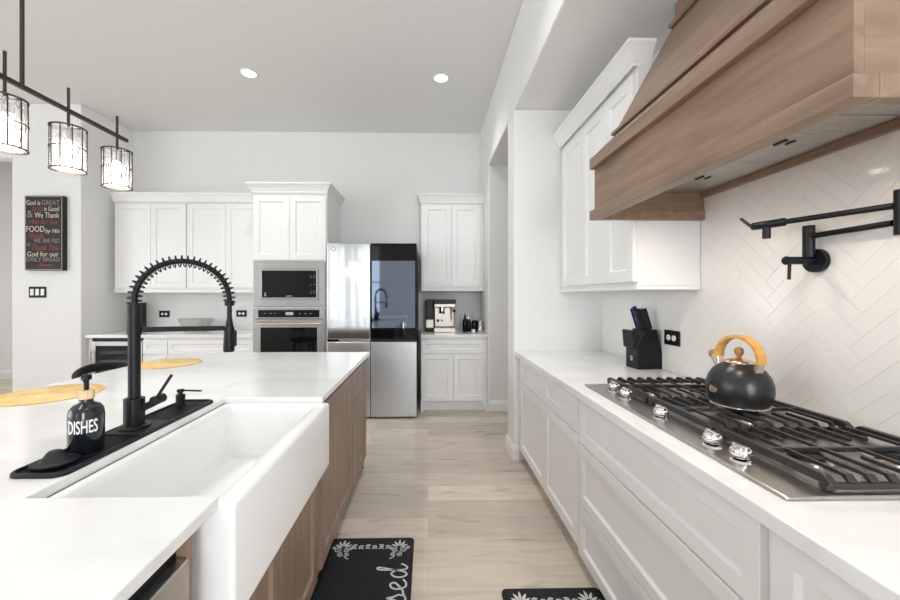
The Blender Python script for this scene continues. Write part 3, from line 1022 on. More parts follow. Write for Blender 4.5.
# plaque on the belly, facing the aisle
b = MB()
ang = math.radians(86)
pl = []
for (u, z) in ((-0.018, 0.055), (-0.012, 0.047), (0.012, 0.047), (0.018, 0.055), (0.018, 0.063), (0.012, 0.071), (-0.012, 0.071), (-0.018, 0.063)):
    pl.append((u, z))
vs = []
for rr in (0.0985, 0.1015):
    for (u, z) in pl:
        a = ang + u / 0.1
        vs.append((rr * math.cos(a), rr * math.sin(a), z))
b.add(vs, [tuple(range(8)), tuple(reversed(range(8, 16)))] + [(i, (i + 1) % 8, 8 + (i + 1) % 8, 8 + i) for i in range(8)])
b.build('plaque', 'brass', t)

# pot filler
t = thing('pot_filler', 'black folding pot filler tap on the tiled wall above the cooktop', 'tap', (XS - 0.008, 1.341, 1.457))
ox, oy, oz = XS - 0.008, 1.35, 1.46


def rel(p):
    return (p[0] - ox, p[1] - oy, p[2] - oz)


MB().cyl((0, 0, 0), (-0.018, 0, 0), 0.042, 36).build('wall_flange', 'black', t, bevel=0.003)
b = MB().cyl((-0.0185, 0, 0), (-0.118, 0, 0), 0.014, 20)
b.tube([(-0.118, 0, 0), (-0.124, 0, 0)], [0.016, 0.012], 20)
b.build('valve_body', 'black', t)
MB().cyl((-0.105, 0, -0.014), (-0.107, 0, -0.068), 0.0055, 12).build('lever', 'black', t)
MB().cyl((-0.035, 0, 0.013), (-0.035, 0, 0.125), 0.0175, 24).build('post', 'black', t)
b = MB().tube([(-0.035, -0.017, 0.087), (-0.035, -0.03, 0.087), rel((1.363, 1.099, 1.547))], [0.012, 0.0095, 0.0095], 16)
b.build('lower_arm', 'black', t)
MB().cyl(rel((1.368, 1.081, 1.51)), rel((1.368, 1.081, 1.64)), 0.0175, 24).build('pivot_joint', 'black', t)
b = MB().tube([rel((1.363, 1.098, 1.597)), rel((1.272, 1.335, 1.597))], 0.0095, 16)
b.build('upper_arm', 'black', t)
b = MB().tube([rel((1.272, 1.335, 1.597)), rel((1.27, 1.34, 1.597)), rel((1.236, 1.432, 1.597)), rel((1.235, 1.436, 1.597))], [0.010, 0.0145, 0.0145, 0.011], 20)
b.cyl(rel((1.251, 1.392, 1.59)), rel((1.251, 1.392, 1.545)), 0.0125, 20)
b.build('spout', 'black', t)
MB().bar(rel((1.233, 1.44, 1.600)), rel((1.218, 1.468, 1.634)), 0.009).build('lever', 'black', t)


# outlets and switches
def outlet(label, loc, rz, name='wall_outlet', wd=0.135, ht=0.085, face='outlet', group='black wall outlets'):
    t = thing(name, label, 'switch' if face == 'switch' else 'outlet', loc, rz, group)
    MB().box(-wd / 2, wd / 2, -0.007, -0.0005, -ht / 2, ht / 2).build('cover_plate', 'black', t, bevel=0.002)
    if face == 'outlet':
        for x in (-0.024, 0.024):
            f = MB().lathe([(0.0, 0), (0.0165, 0), (0.0165, 0.003), (0.0, 0.003)], 24)
            o = f.build('receptacle', 'white', t)
            o.rotation_euler = (PI / 2, 0, 0)
            o.location = (x, -0.0072, 0)
            q = MB()
            for zz in (-0.005, 0.005):
                q.box(x - 0.004, x + 0.004, -0.0114, -0.0104, zz - 0.0008, zz + 0.0008)
            q.build('slot', 'dark', t)
    else:
        for x in (-0.058, 0, 0.058):
            MB().prism([(-0.0072, -0.036), (-0.013, -0.036), (-0.009, 0.036), (-0.0072, 0.036)], 'x', x - 0.018, x + 0.018).build('rocker', 'white', t)
    return t


outlet('black outlet on the tiled wall between the knife block and the kettle', (XS - 0.008, 2.155, 1.09), R_AISLE)
outlet('black outlet on the back wall left of the grey bowl', (-3.45, YB, 1.095), 0)
outlet('black outlet on the back wall between the grey bowl and the oven cabinet', (-2.45, YB, 1.1), 0)
outlet('black triple light switch below the black prayer sign', (-4.375, 4.34, 1.373), 0, 'light_switch', 0.19, 0.125, 'switch', None)

# knife block
t = thing('knife_block', 'black wooden knife block full of knives by the tiled wall', 'knife block', (1.25, 2.245, CT + 0.0008), math.radians(4))
b = MB().prism([(0.0, 0.0), (0.178, 0.0), (0.125, 0.237), (0.045, 0.237), (-0.015, 0.125), (0.0, 0.118)], 'y', 0.0, 0.12)
b.build('block', 'black', t, bevel=0.004)
MB().prism([(-0.022, 0.128), (0.02, 0.128), (-0.005, 0.232), (-0.03, 0.232)], 'y', 0.008, 0.112).build('steak_knife_handles', 'rubber', t, bevel=0.003)
for i, (x, y, L, mm) in enumerate(((0.048, 0.03, 0.115, 'black'), (0.058, 0.06, 0.13, 'blue'), (0.078, 0.03, 0.125, 'black'), (0.092, 0.065, 0.12, 'black'), (0.066, 0.095, 0.12, 'black'), (0.10, 0.03, 0.118, 'black'))):
    dx = -0.32
    hnd = MB().bar((x, y, 0.238), (x + dx * L, y, 0.238 + L), 0.018, 0.026, up=(1, 0, 0)).build('knife_handle', mm, t, bevel=0.005)
    if mm == 'blue':
        hnd['label'] = 'dark blue knife handle'
    MB().bar((x + dx * L * 0.96, y, 0.239 + L), (x + dx * L * 1.02, y, 0.239 + L * 1.04), 0.016, 0.022, up=(1, 0, 0)).build('end_cap', 'chrome' if i == 2 else 'black', hnd)
MB().box(-0.0015, -0.0003, 0.048, 0.072, 0.045, 0.075).build('logo', 'logo', t)

# ================================================================== ISLAND TOP: faucet and friends
FX, FY = -0.962, 1.262
t = thing('sink_tray', 'long black silicone drip tray behind the sink, round the tap', 'tray', (-0.953, 1.275, CT + 0.0006))
x0, x1, ya, yb = -0.070, 0.070, -0.345, 0.325
rg = [bring(x0, x1, ya, yb, 0, 0.03), bring(x0, x1, ya, yb, 0.007, 0.03), bring(x0 + 0.003, x1 - 0.003, ya + 0.003, yb - 0.003, 0.0105, 0.028), bring(x0 + 0.008, x1 - 0.008, ya + 0.008, yb - 0.008, 0.0105, 0.024), bring(x0 + 0.0105, x1 - 0.0105, ya + 0.0105, yb - 0.0105, 0.003, 0.022)]
b = MB()
nn = len(rg[0])
fs = []
for i in range(len(rg) - 1):
    for k in range(nn):
        fs.append((i * nn + k, i * nn + (k + 1) % nn, (i + 1) * nn + (k + 1) % nn, (i + 1) * nn + k))
fs += [tuple(reversed(range(nn))), tuple(range((len(rg) - 1) * nn, len(rg) * nn))]
b.add([p for q in rg for p in q], fs)
b.build('tray', 'rubber', t)
MB().box(x0 + 0.0112, x1 - 0.0112, -0.075, 0.065, 0.0032, 0.010).build('raised_deck', 'rubber', t, bevel=0.003)
for y0_, y1_ in ((ya + 0.035, -0.082), (0.072, yb - 0.035)):
    b = MB()
    for i in range(9):
        x = x0 + 0.02 + i * (x1 - x0 - 0.04) / 8
        b.box(x - 0.0025, x + 0.0025, y0_, y1_, 0.0032, 0.0055)
    b.build('drain_ribs', 'rubber', t)
TR = CT + 0.0006

t = thing('kitchen_faucet', 'black spring neck kitchen tap standing on the drip tray', 'tap', (FX, FY, TR + 0.0104), math.radians(38))
fz = TR + 0.0104
MB().lathe([(0, 0), (0.044, 0), (0.044, 0.004), (0.036, 0.010), (0.0, 0.010)], 36).build('base_flange', 'black', t)
MB().tube([(0, 0, 0.0102), (0, 0, 0.095)], 0.029, 32).build('lower_body', 'black', t, bevel=0.002)
MB().tube([(0, 0, 0.0955), (0, 0, 0.335)], 0.0172, 28).build('column', 'black', t)
MB().tube([(0, 0, 0.3352), (0, 0, 0.405)], 0.0195, 28).build('collar', 'black', t, bevel=0.002)
SPX = 0.279   # reach of the spray head
ZA = 0.405
arc = []
for i in range(0, 121):
    a = PI - PI * i / 120
    arc.append(Vector((SPX / 2 + SPX / 2 * math.cos(a), 0, ZA + 0.146 * math.sin(a) ** 0.9)))
MB().tube(arc, 0.009, 14).build('hose', 'black', t)
# spring coil around the arc
L = [0]
for i in range(1, len(arc)):
    L.append(L[-1] + (arc[i] - arc[i - 1]).length)
TURNS = 27
coil = []
N = TURNS * 14
for k in range(N + 1):
    s_ = L[-1] * k / N
    i = 0
    while i < len(L) - 2 and L[i + 1] < s_:
        i += 1
    f = (s_ - L[i]) / (L[i + 1] - L[i])
    p = arc[i].lerp(arc[i + 1], f)
    tg = (arc[i + 1] - arc[i]).normalized()
    nr = Vector((-tg.z, 0, tg.x))
    bn = Vector((0, 1, 0))
    a = 2 * PI * TURNS * k / N
    coil.append(p + (nr * math.cos(a) + bn * math.sin(a)) * 0.0195)
MB().tube(coil, 0.0023, 6).build('spring', 'black', t)
MB().tube([(SPX, 0, ZA + 0.008), (SPX, 0, ZA - 0.012)], 0.0165, 20).build('hose_collar', 'black', t)
MB().tube([(SPX, 0, ZA - 0.012), (SPX, 0, ZA - 0.055), (SPX, 0, ZA - 0.092)], [0.0085, 0.009, 0.0145], 18).build('hose_end', 'black', t)
sh = MB().tube([(SPX, 0, ZA - 0.0925), (SPX, 0, ZA - 0.10), (SPX - 0.002, 0, ZA - 0.178), (SPX - 0.002, 0, ZA - 0.184)], [0.0165, 0.0178, 0.0195, 0.0175], 24).build('spray_head', 'black', t)
MB().box(SPX + 0.0165, SPX + 0.024, -0.007, 0.007, ZA - 0.165, ZA - 0.105).build('spray_button', 'black', sh, bevel=0.003)
MB().bar((0.0195, 0, 0.318), (SPX - 0.017, 0, 0.310), 0.014, 0.017).lathe([(0.0175, 0.303), (0.020, 0.303), (0.020, 0.334), (0.0175, 0.334)], 24).build('support_arm', 'black', t)
def hr(x, y, z, a=math.radians(-26)):
    return (x * math.cos(a) - y * math.sin(a), x * math.sin(a) + y * math.cos(a), z)


hh = MB().bar(hr(0.026, 0.0, 0.062), hr(0.072, 0.006, 0.084), 0.024, 0.022).tube([hr(0.060, -0.012, 0.084), hr(0.072, 0.026, 0.086)], 0.015, 16).build('handle_hub', 'black', t, bevel=0.002)
MB().bar(hr(0.064, 0.006, 0.094), hr(0.104, 0.012, 0.164), 0.009, 0.009).build('lever', 'black', hh, bevel=0.001)

t = thing('soap_pump', 'small black built-in soap pump at the far end of the drip tray', 'soap dispenser', (-0.985, 1.53, TR + 0.0058))
MB().lathe([(0, 0), (0.02, 0), (0.02, 0.004), (0.0165, 0.006), (0.0165, 0.042), (0.008, 0.044), (0.008, 0.051), (0.013, 0.052), (0.013, 0.062), (0.0, 0.064)], 24).build('body', 'black', t)
MB().tube([(0.012, 0, 0.058), (0.082, 0.0, 0.056)], 0.0035, 10).build('nozzle', 'black', t)

t = thing('soap_bottle', 'black soap bottle lettered DISHES with wooden collar and pump top', 'soap bottle', (-0.960, 1.085, TR + 0.0058))
MB().lathe([(0.0, 0), (0.036, 0), (0.04, 0.004), (0.0405, 0.10), (0.038, 0.117), (0.030, 0.129), (0.019, 0.134), (0.016, 0.137), (0.016, 0.146), (0, 0.146)], 48).build('bottle', 'bottleglass', t)
MB().lathe([(0.0, 0.1462), (0.0185, 0.1462), (0.0185, 0.170), (0.0, 0.170)], 32).build('collar', 'bamboo', t)
p_ = MB().lathe([(0.0, 0.1702), (0.006, 0.1702), (0.006, 0.196), (0.012, 0.199), (0.0125, 0.209), (0.007, 0.214), (0, 0.215)], 20).build('pump', 'black', t)
MB().tube([(0.006, -0.008, 0.206), (0.016, -0.022, 0.206), (0.020, -0.028, 0.200)], 0.0045, 10).build('nozzle', 'black', p_)
me = text_mesh('DISHES', 0.068, 0.036, 0.0007, bold=0.012)
# wrap the lettering round the bottle; centre faces a bit right of the camera
a0 = math.radians(-62)
for v in me.vertices:
    u, q, d = v.co
    a = a0 + (u - 0.034) / 0.0405
    r = 0.0403 + d
    v.co = (r * math.cos(a), r * math.sin(a), 0.058 + q)
mesh_obj('lettering', me, 'white', t)

t = thing('sink_stopper', 'round black silicone sink stopper lying at the near end of the drip tray', 'sink stopper', (-0.962, 0.997, TR + 0.0058))
MB().lathe([(0, 0), (0.040, 0), (0.047, 0.005), (0.048, 0.009), (0.044, 0.010), (0.036, 0.008), (0.029, 0.012), (0.016, 0.032), (0.012, 0.035), (0, 0.036)], 40).build('disc', 'rubber', t)

for (x, y, lab) in ((-1.695, 1.73, 'round golden woven placemat behind the soap bottle, nearer the camera'), (-1.69, 2.50, 'round golden woven placemat at the far end of the island worktop')):
    b = MB().lathe([(0, 0), (0.188, 0), (0.19, 0.0022), (0.188, 0.0045), (0, 0.005)], 64)
    o = b.build('placemat', 'straw', loc=(x, y, CT + 0.0006))
    tag(o, lab, 'placemat', 'woven placemats on the island')

# bar stool beyond the island
t = thing('bar_stool', 'black bar stool with curved low backrest at the island seating side', 'stool', (-2.005, 2.52, 0))
MB().lathe([(0, 0.60), (0.19, 0.60), (0.205, 0.615), (0.205, 0.645), (0.18, 0.66), (0, 0.662)], 36).build('seat', 'black', t)
vs, fs = [], []
NN = 36
for i in range(NN + 1):
    ph = math.radians(70 + 185 * i / NN)
    q = max(0.0, math.sin(PI * i / NN))
    top = 0.79 + 0.09 * q ** 0.9
    bot = top - 0.022 - 0.03 * q
    for (r, z) in ((0.212, bot), (0.228, bot), (0.236, top - 0.006), (0.230, top), (0.222, top), (0.216, top - 0.006)):
        vs.append((r * math.cos(ph), r * math.sin(ph), z))
for i in range(NN):
    for k in range(6):
        fs.append((i * 6 + k, i * 6 + (k + 1) % 6, (i + 1) * 6 + (k + 1) % 6, (i + 1) * 6 + k))
fs += [tuple(range(6)), tuple(NN * 6 + k for k in range(6))]
MB().add(vs, fs, True).build('backrest', 'black', t)
for a in (110, 180, 245):
    ca, sa = math.cos(math.radians(a)), math.sin(math.radians(a))
    MB().tube([(0.19 * ca, 0.19 * sa, 0.63), (0.222 * ca, 0.222 * sa, 0.79)], 0.008, 10).build('back_post', 'black', t)
for a in (45, 135, 225, 315):
    ca, sa = math.cos(math.radians(a)), math.sin(math.radians(a))
    MB().tube([(0.15 * ca, 0.15 * sa, 0.60), (0.22 * ca, 0.22 * sa, 0.0)], [0.014, 0.011], 12).build('leg', 'black', t)

# ================================================================== APPLIANCES
# fridge
t = thing('refrigerator', 'four door refrigerator with steel doors and one black glass door', 'refrigerator', (-1.087, 4.115, 0))
W, HF = 0.965, 1.90
MB().box(0.004, W - 0.004, 0.075, 0.90, 0.03, HF - 0.01).box(0.03, W - 0.03, 0.09, 0.85, 0.0, 0.03).build('body', 'black', t)


def fdoor(name, x0, x1, z0, z1, m, curve=0.0):
    return MB().box(x0, x1, 0, 0.072, z0, z1).build(name, m, t, bevel=0.006, seg=3)


mid = 0.466
dl = fdoor('upper_left_door', 0, mid - 0.003, 0.868, HF, 'steel_v')
dr = fdoor('upper_right_door', mid + 0.003, W, 0.868, HF, 'blackglass')
dr['label'] = 'black glass upper right door'
MB().box(mid + 0.016, W - 0.018, -0.0018, -0.0003, 0.985, HF - 0.19).build('mirror_panel', 'mirror', dr)
fdoor('lower_left_door', 0, mid - 0.003, 0.022, 0.832, 'steel_soft')
fdoor('lower_right_door', mid + 0.003, W, 0.022, 0.832, 'steel_soft')
MB().box(0.0, mid - 0.003, 0.02, 0.074, 0.833, 0.867).build('handle_recess', 'steel', t)
MB().box(mid + 0.003, W, 0.02, 0.074, 0.833, 0.867).build('handle_recess', 'black', t)
MB().box(0.005, 0.12, 0.010, 0.019, 0.838, 0.862).build('control_strip', 'blackglass', t)
b = MB().lathe([(0.016, 0), (0.025, 0), (0.025, 0.0015), (0.016, 0.0015), (0.016, 0)], 28)
o = b.build('round_sticker', 'sticker', dl)
o.rotation_euler = (PI / 2, 0, 0)
o.location = (0.068, -0.0004, 1.838)

# wall oven
t = thing('wall_oven', 'stainless wall oven below the microwave in the tall white cabinet', 'oven', (-1.985, 4.345, 0.522))
W = 0.81
MB().box(0.024, W - 0.024, 0.036, 0.6, 0.002, 0.664).build('body', 'black', t)
cp = MB().box(0, W, 0, 0.033, 0.55, 0.668).build('control_panel', 'steel_oven', t, bevel=0.002)
MB().box(0.06, W - 0.06, -0.003, -0.0003, 0.565, 0.650).build('glass_strip', 'blackglass', cp)
MB().box(0.37, 0.455, -0.0042, -0.0032, 0.592, 0.625).build('display', 'display', cp)
for x in (0.12, 0.19, 0.24, 0.52, 0.58, 0.64):
    MB().box(x, x + 0.022, -0.0042, -0.0032, 0.605, 0.612).build('button_mark', 'grey', cp)
d = MB()
d.box(0, 0.085, 0, 0.033, 0.004, 0.543).box(W - 0.085, W, 0, 0.033, 0.004, 0.543).box(0.085, W - 0.085, 0, 0.033, 0.45, 0.543).box(0.085, W - 0.085, 0, 0.033, 0.004, 0.09)
d = d.build('door', 'steel_oven', t, bevel=0.002)
MB().box(0.0855, W - 0.0855, 0.004, 0.03, 0.0905, 0.4495).build('window', 'blackglass', d)
MB().cyl((0.03, -0.05, 0.495), (W - 0.03, -0.05, 0.495), 0.014, 20).cyl((0.06, -0.05, 0.495), (0.06, 0.0, 0.495), 0.009).cyl((W - 0.06, -0.05, 0.495), (W - 0.06, 0.0, 0.495), 0.009).build('handle', 'nickel', d)

# microwave
t = thing('microwave', 'built-in microwave with steel trim frame above the wall oven', 'microwave', (-1.985, 4.355, 1.208))
MB().box(0.05, W - 0.05, 0.026, 0.5, 0.02, 0.50).build('body', 'black', t)
b = MB().box(0, 0.075, 0, 0.024, 0, 0.518).box(W - 0.075, W, 0, 0.024, 0, 0.518).box(0.075, W - 0.075, 0, 0.024, 0, 0.085).box(0.075, W - 0.075, 0, 0.024, 0.43, 0.518)
b.build('trim_frame', 'steel_oven', t, bevel=0.002)
b = MB().box(0.077, 0.097, -0.008, 0.022, 0.087, 0.428).box(W - 0.097, W - 0.077, -0.008, 0.022, 0.087, 0.428).box(0.097, W - 0.097, -0.008, 0.022, 0.087, 0.105).box(0.097, W - 0.097, -0.008, 0.022, 0.41, 0.428)
b.build('door_frame', 'steel_oven', t, bevel=0.002)
dg = MB().box(0.0975, W - 0.0975, -0.004, 0.02, 0.1055, 0.4095).build('door_glass', 'blackglass', t)
for zz in (0.15, 0.17, 0.25, 0.33, 0.345):
    MB().box(0.645, 0.66, -0.0052, -0.0042, zz, zz + 0.006).box(0.68, 0.695, -0.0052, -0.0042, zz, zz + 0.006).build('button_mark', 'grey', dg)
MB().box(0.37, 0.44, -0.0052, -0.0042, 0.118, 0.126).build('maker_mark', 'logo', dg)
MB().box(0.125, 0.145, -0.0052, -0.0042, 0.12, 0.14).box(0.125, 0.145, -0.0052, -0.0042, 0.15, 0.16).build('corner_mark', 'logo', dg)

# ================================================================== COFFEE BAR THINGS
t = thing('espresso_machine', 'steel and black espresso machine on the small worktop beside the fridge', 'coffee machine', (-0.025, 4.62, CT + 0.0008))
MB().box(0.10, 0.36, 0.0, 0.30, 0.0, 0.05).build('drip_tray', 'espresso', t, bevel=0.004)
MB().box(0.105, 0.355, 0.16, 0.32, 0.051, 0.30).build('body', 'espresso', t, bevel=0.008)
MB().box(0.10, 0.36, 0.03, 0.32, 0.301, 0.345).build('brew_head', 'espresso', t, bevel=0.006)
MB().box(0.095, 0.365, 0.02, 0.33, 0.346, 0.395).build('top_tray', 'black', t, bevel=0.006)
MB().box(0.0, 0.094, 0.06, 0.32, 0.0, 0.395).build('bean_hopper_side', 'black', t, bevel=0.01)
MB().box(0.0, 0.094, 0.02, 0.0595, 0.05, 0.15).build('side_panel', 'espresso', t, bevel=0.004)
MB().cyl((0.20, 0.08, 0.255), (0.20, 0.08, 0.30), 0.032, 24).build('group_head', 'chrome', t)
ph = MB().cyl((0.20, 0.08, 0.225), (0.20, 0.08, 0.2545), 0.034, 24).build('portafilter', 'chrome', t)
MB().tube([(0.20, 0.048, 0.24), (0.215, -0.07, 0.235)], [0.010, 0.014], 14).build('portafilter_handle', 'black', ph)
MB().tube([(0.31, 0.08, 0.30), (0.315, 0.05, 0.22), (0.325, 0.04, 0.12)], 0.007, 10).build('steam_wand', 'chrome', t)
MB().cyl((0.345, 0.0, 0.26), (0.345, 0.16, 0.26), 0.02, 18).build('steam_knob', 'black', t)
MB().cyl((0.15, 0.155, 0.13), (0.15, 0.16, 0.13), 0.018, 20).cyl((0.2, 0.155, 0.13), (0.2, 0.16, 0.13), 0.012, 20).build('buttons', 'black', t)

for (x, y, h, lab) in ((0.455, 4.66, 0.235, 'black bottle with pump top on the coffee worktop, next to the espresso machine'),
                       (0.505, 4.72, 0.195, 'dark bottle with steel neck on the coffee worktop, middle of the row')):
    t = thing('syrup_bottle', lab, 'bottle', (x, y, CT + 0.0008), 0, 'syrup bottles on the coffee worktop')
    MB().lathe([(0, 0), (0.03, 0), (0.032, 0.004), (0.032, h * 0.55), (0.024, h * 0.66), (0.012, h * 0.7), (0.011, h * 0.78), (0, h * 0.78)], 20).build('bottle', 'blackglass', t)
    MB().lathe([(0, h * 0.781), (0.013, h * 0.781), (0.013, h * 0.86), (0.006, h * 0.88), (0.006, h * 0.97), (0, h)], 16).build('cap', 'black' if h > 0.2 else 'chrome', t)
t = thing('dark_canister', 'small dark jar with clear pourer on the coffee worktop, left of the steel cup', 'jar', (0.578, 4.70, CT + 0.0008))
MB().lathe([(0, 0), (0.038, 0), (0.04, 0.005), (0.04, 0.13), (0.036, 0.138), (0, 0.14)], 24).build('jar', 'blackglass', t)
MB().lathe([(0, 0.1402), (0.014, 0.1402), (0.01, 0.17), (0.008, 0.23), (0.013, 0.25), (0, 0.252)], 16).build('stopper', 'clear', t)
t = thing('steel_pitcher', 'steel milk pitcher at the right end of the coffee worktop', 'pitcher', (0.64, 4.64, CT + 0.0008))
MB().lathe([(0, 0), (0.037, 0), (0.04, 0.004), (0.041, 0.03), (0.034, 0.115), (0.037, 0.135), (0.035, 0.135), (0.032, 0.115), (0.037, 0.03), (0, 0.008)], 24).build('cup', 'nickel', t)
MB().tube([(0.03, -0.025, 0.11), (0.05, -0.045, 0.10), (0.052, -0.047, 0.05), (0.03, -0.028, 0.035)], 0.004, 8).build('handle', 'black', t)
t = thing('sugar_cup', 'tiny white cup in front of the jars on the coffee worktop', 'cup', (0.55, 4.585, CT + 0.0008))
MB().lathe([(0, 0), (0.018, 0), (0.026, 0.03), (0.027, 0.036), (0.024, 0.036), (0.017, 0.005), (0, 0.004)], 20).build('cup', 'white', t)

# back counter items
t = thing('oval_bowl', 'grey green oval bowl on the back worktop', 'bowl', (-2.87, 4.74, CT + 0.0008))
MB().lathe([(0, 0), (0.125, 0), (0.135, 0.01), (0.165, 0.08), (0.198, 0.148), (0.202, 0.160), (0.192, 0.160), (0.155, 0.08), (0.12, 0.02), (0, 0.015)], 48, sy=0.72).build('bowl', 'bowl', t)
t = thing('tall_box', 'tall narrow black box with gold marks on the back worktop behind the tap', 'box', (-3.655, 4.88, CT + 0.0008))
MB().box(-0.055, 0.055, -0.045, 0.045, 0, 0.355).build('case', 'signblack', t, bevel=0.003)
b = MB()
b.box(0.0, 0.02, -0.0465, -0.0455, 0.03, 0.085).box(-0.01, 0.012, -0.0465, -0.0455, 0.27, 0.29).box(-0.008, -0.002, -0.0465, -0.0455, 0.1, 0.26)
b.build('gold_marks', 'brass', t)

# ================================================================== PRAYER SIGN
t = thing('prayer_sign', 'black wooden plaque lettered with a mealtime prayer on the left wall', 'sign', (-4.462, 4.3385, 1.615))
SW, SH, ST = 0.413, 0.827, 0.056
MB().box(0, SW, -ST, 0, 0, SH).build('board', 'signblack', t, bevel=0.002)
b = MB()
for (p, q, r, s_) in ((0.006, SW - 0.006, 0.006, 0.010), (0.006, SW - 0.006, SH - 0.010, SH - 0.006), (0.006, 0.010, 0.010, SH - 0.010), (SW - 0.010, SW - 0.006, 0.010, SH - 0.010)):
    b.box(p, q, -ST - 0.0008, -ST - 0.0002, r, s_)
b.build('border_line', 'cream', t)
rows = [  # text, colour, x0, x1, z0, z1, shear
    ('God is', 'cream', 0.02, 0.17, 0.722, 0.775, 0), ('GREAT', 'grey', 0.185, 0.38, 0.722, 0.775, 0),
    ('GOD', 'red', 0.08, 0.20, 0.655, 0.705, 0), ('is Good', 'cream', 0.215, 0.375, 0.655, 0.708, 0),
    ('&', 'grey', 0.025, 0.09, 0.585, 0.66, 0), ('We Thank', 'cream', 0.11, 0.375, 0.58, 0.64, 0),
    ('Him for our', 'red', 0.05, 0.37, 0.51, 0.565, 0.3),
    ('FOOD', 'cream', 0.02, 0.215, 0.425, 0.49, 0), ('by His', 'cream', 0.225, 0.38, 0.40, 0.46, 0.2),
    ('Hands', 'red', 0.04, 0.21, 0.355, 0.415, 0.25),
    ('WE ARE FED', 'grey', 0.10, 0.38, 0.305, 0.35, 0),
    ('to', 'grey', 0.025, 0.06, 0.265, 0.305, 0), ('Thank You', 'red', 0.08, 0.37, 0.222, 0.288, 0.3),
    ('God for our', 'cream', 0.03, 0.37, 0.152, 0.208, 0),
    ('DAILY BREAD', 'grey', 0.02, 0.385, 0.098, 0.142, 0),
    ('Amen', 'red', 0.15, 0.30, 0.035, 0.085, 0.3)]
for (tx, cc, x0, x1, z0, z1, shr) in rows:
    me = text_mesh(tx, x1 - x0, z1 - z0, 0.0012, shr, bold=-0.004)
    for v in me.vertices:
        u, q, d = v.co
        v.co = (x0 + u, -ST - 0.0002 - d, z0 + q)
    mesh_obj('lettering', me, cc, t)

# ================================================================== CHANDELIER
CX = -1.3
t = thing('linear_chandelier', 'black linear chandelier with drum crystal shades over the island', 'chandelier', (CX, 1.0, CEIL - 0.0005))
cz = CEIL - 0.0005


def cr(p):
    return (p[0] - CX, p[1] - 1.0, p[2] - cz)


MB().box(-0.05, 0.05, -0.15, 0.43, -0.02, 0).build('ceiling_canopy', 'bronze', t, bevel=0.002)
MB().bar(cr((CX, 0.36, 2.0)), cr((CX, 1.665, 2.0)), 0.013, 0.014).build('bar', 'bronze', t, bevel=0.001)
for yy in (0.78, 1.24):
    MB().cyl(cr((CX, yy, 2.0095)), cr((CX, yy, cz - 0.021)), 0.006, 12).build('rod', 'bronze', t)
BT, BB = 1.938, 1.786
for yy in (1.612, 1.397, 1.19, 0.983, 0.776, 0.569):
    st = MB().cyl(cr((CX, yy, BT - 0.04)), cr((CX, yy, 2.082)), 0.0045, 10).build('stem', 'bronze', t)
    sh = bpy.data.objects.new('shade', None)
    fr = MB()
    cyy = yy - 1.0
    R = 0.050
    for z, hgt in ((BT, 0.004), (1.862, 0.0025), (BB, 0.004)):
        zz = z - cz
        fr.lathe([(R - 0.003, zz - hgt), (R + 0.003, zz - hgt), (R + 0.003, zz), (R - 0.003, zz), (R - 0.003, zz - hgt)], 32, (0, cyy, 0))
    for k in range(10):
        a = 2 * PI * k / 10
        fr.cyl((R * math.cos(a), cyy + R * math.sin(a), BT - 0.004 - cz), (R * math.cos(a), cyy + R * math.sin(a), BB - 0.003 - cz), 0.0018, 6)
    fr.bar((-R, cyy, BT - 0.004 - cz), (R, cyy, BT - 0.004 - cz), 0.005, 0.004)
    fo = fr.build('shade_frame', 'bronze', t)
    cb = MB()
    for k in range(20):
        a0, a1 = 2 * PI * (k + 0.08) / 20, 2 * PI * (k + 0.92) / 20
        for (za, zb_) in ((BT - 0.010, 1.866), (1.858, BB + 0.001)):
            vs = []
            for z in (zb_ - cz, za - cz):
                for (r, a) in ((R - 0.008, a0), (R - 0.008, a1), (R - 0.0032, a1), (R - 0.002, (a0 + a1) / 2), (R - 0.0032, a0)):
                    vs.append((r * math.cos(a), cyy + r * math.sin(a), z))
            cb.add(vs, [(4, 3, 2, 1, 0), (5, 6, 7, 8, 9)] + [(i, (i + 1) % 5, 5 + (i + 1) % 5, 5 + i) for i in range(5)])
    cb.build('crystals', 'crystal', fo)
    MB().lathe([(0, 0), (0.012, 0.003), (0.02, 0.02), (0.016, 0.04), (0.009, 0.055), (0, 0.055)], 16, (0, cyy, 1.835 - cz)).build('bulb', 'bulb', fo)
    MB().cyl((0, cyy, 1.891 - cz), (0, cyy, BT - 0.041 - cz), 0.011, 14).build('lamp_holder', 'bronze', fo)
    bpy.data.objects.remove(sh)
    d = bpy.data.lights.new('pendant_lamp', 'POINT')
    d.energy = 1.2
    d.color = (1, 0.92, 0.82)
    d.shadow_soft_size = 0.045
    o = bpy.data.objects.new('pendant_lamp', d)
    C.objects.link(o)
    o.location = (CX, yy, 1.80)


# recessed ceiling lights
def downlight(x, y, label, power=36):
    t = thing('recessed_light', label, 'ceiling light', (x, y, CEIL - 0.0003), 0, 'recessed ceiling lights')
    MB().lathe([(0.062, 0), (0.082, 0), (0.080, -0.006), (0.064, -0.008), (0.062, -0.004), (0.062, 0)], 36).build('trim_ring', 'white', t)
    MB().lathe([(0, -0.0005), (0.0615, -0.0005), (0.0615, -0.003), (0, -0.003)], 36).build('lens', 'lamp', t)
    d = bpy.data.lights.new('downlight', 'SPOT')
    d.energy = power
    d.color = (1, 0.985, 0.97)
    d.spot_size = math.radians(128)
    d.spot_blend = 1.0
    d.shadow_soft_size = 0.07
    o = bpy.data.objects.new('downlight', d)
    C.objects.link(o)
    o.location = (x, y, CEIL - 0.02)


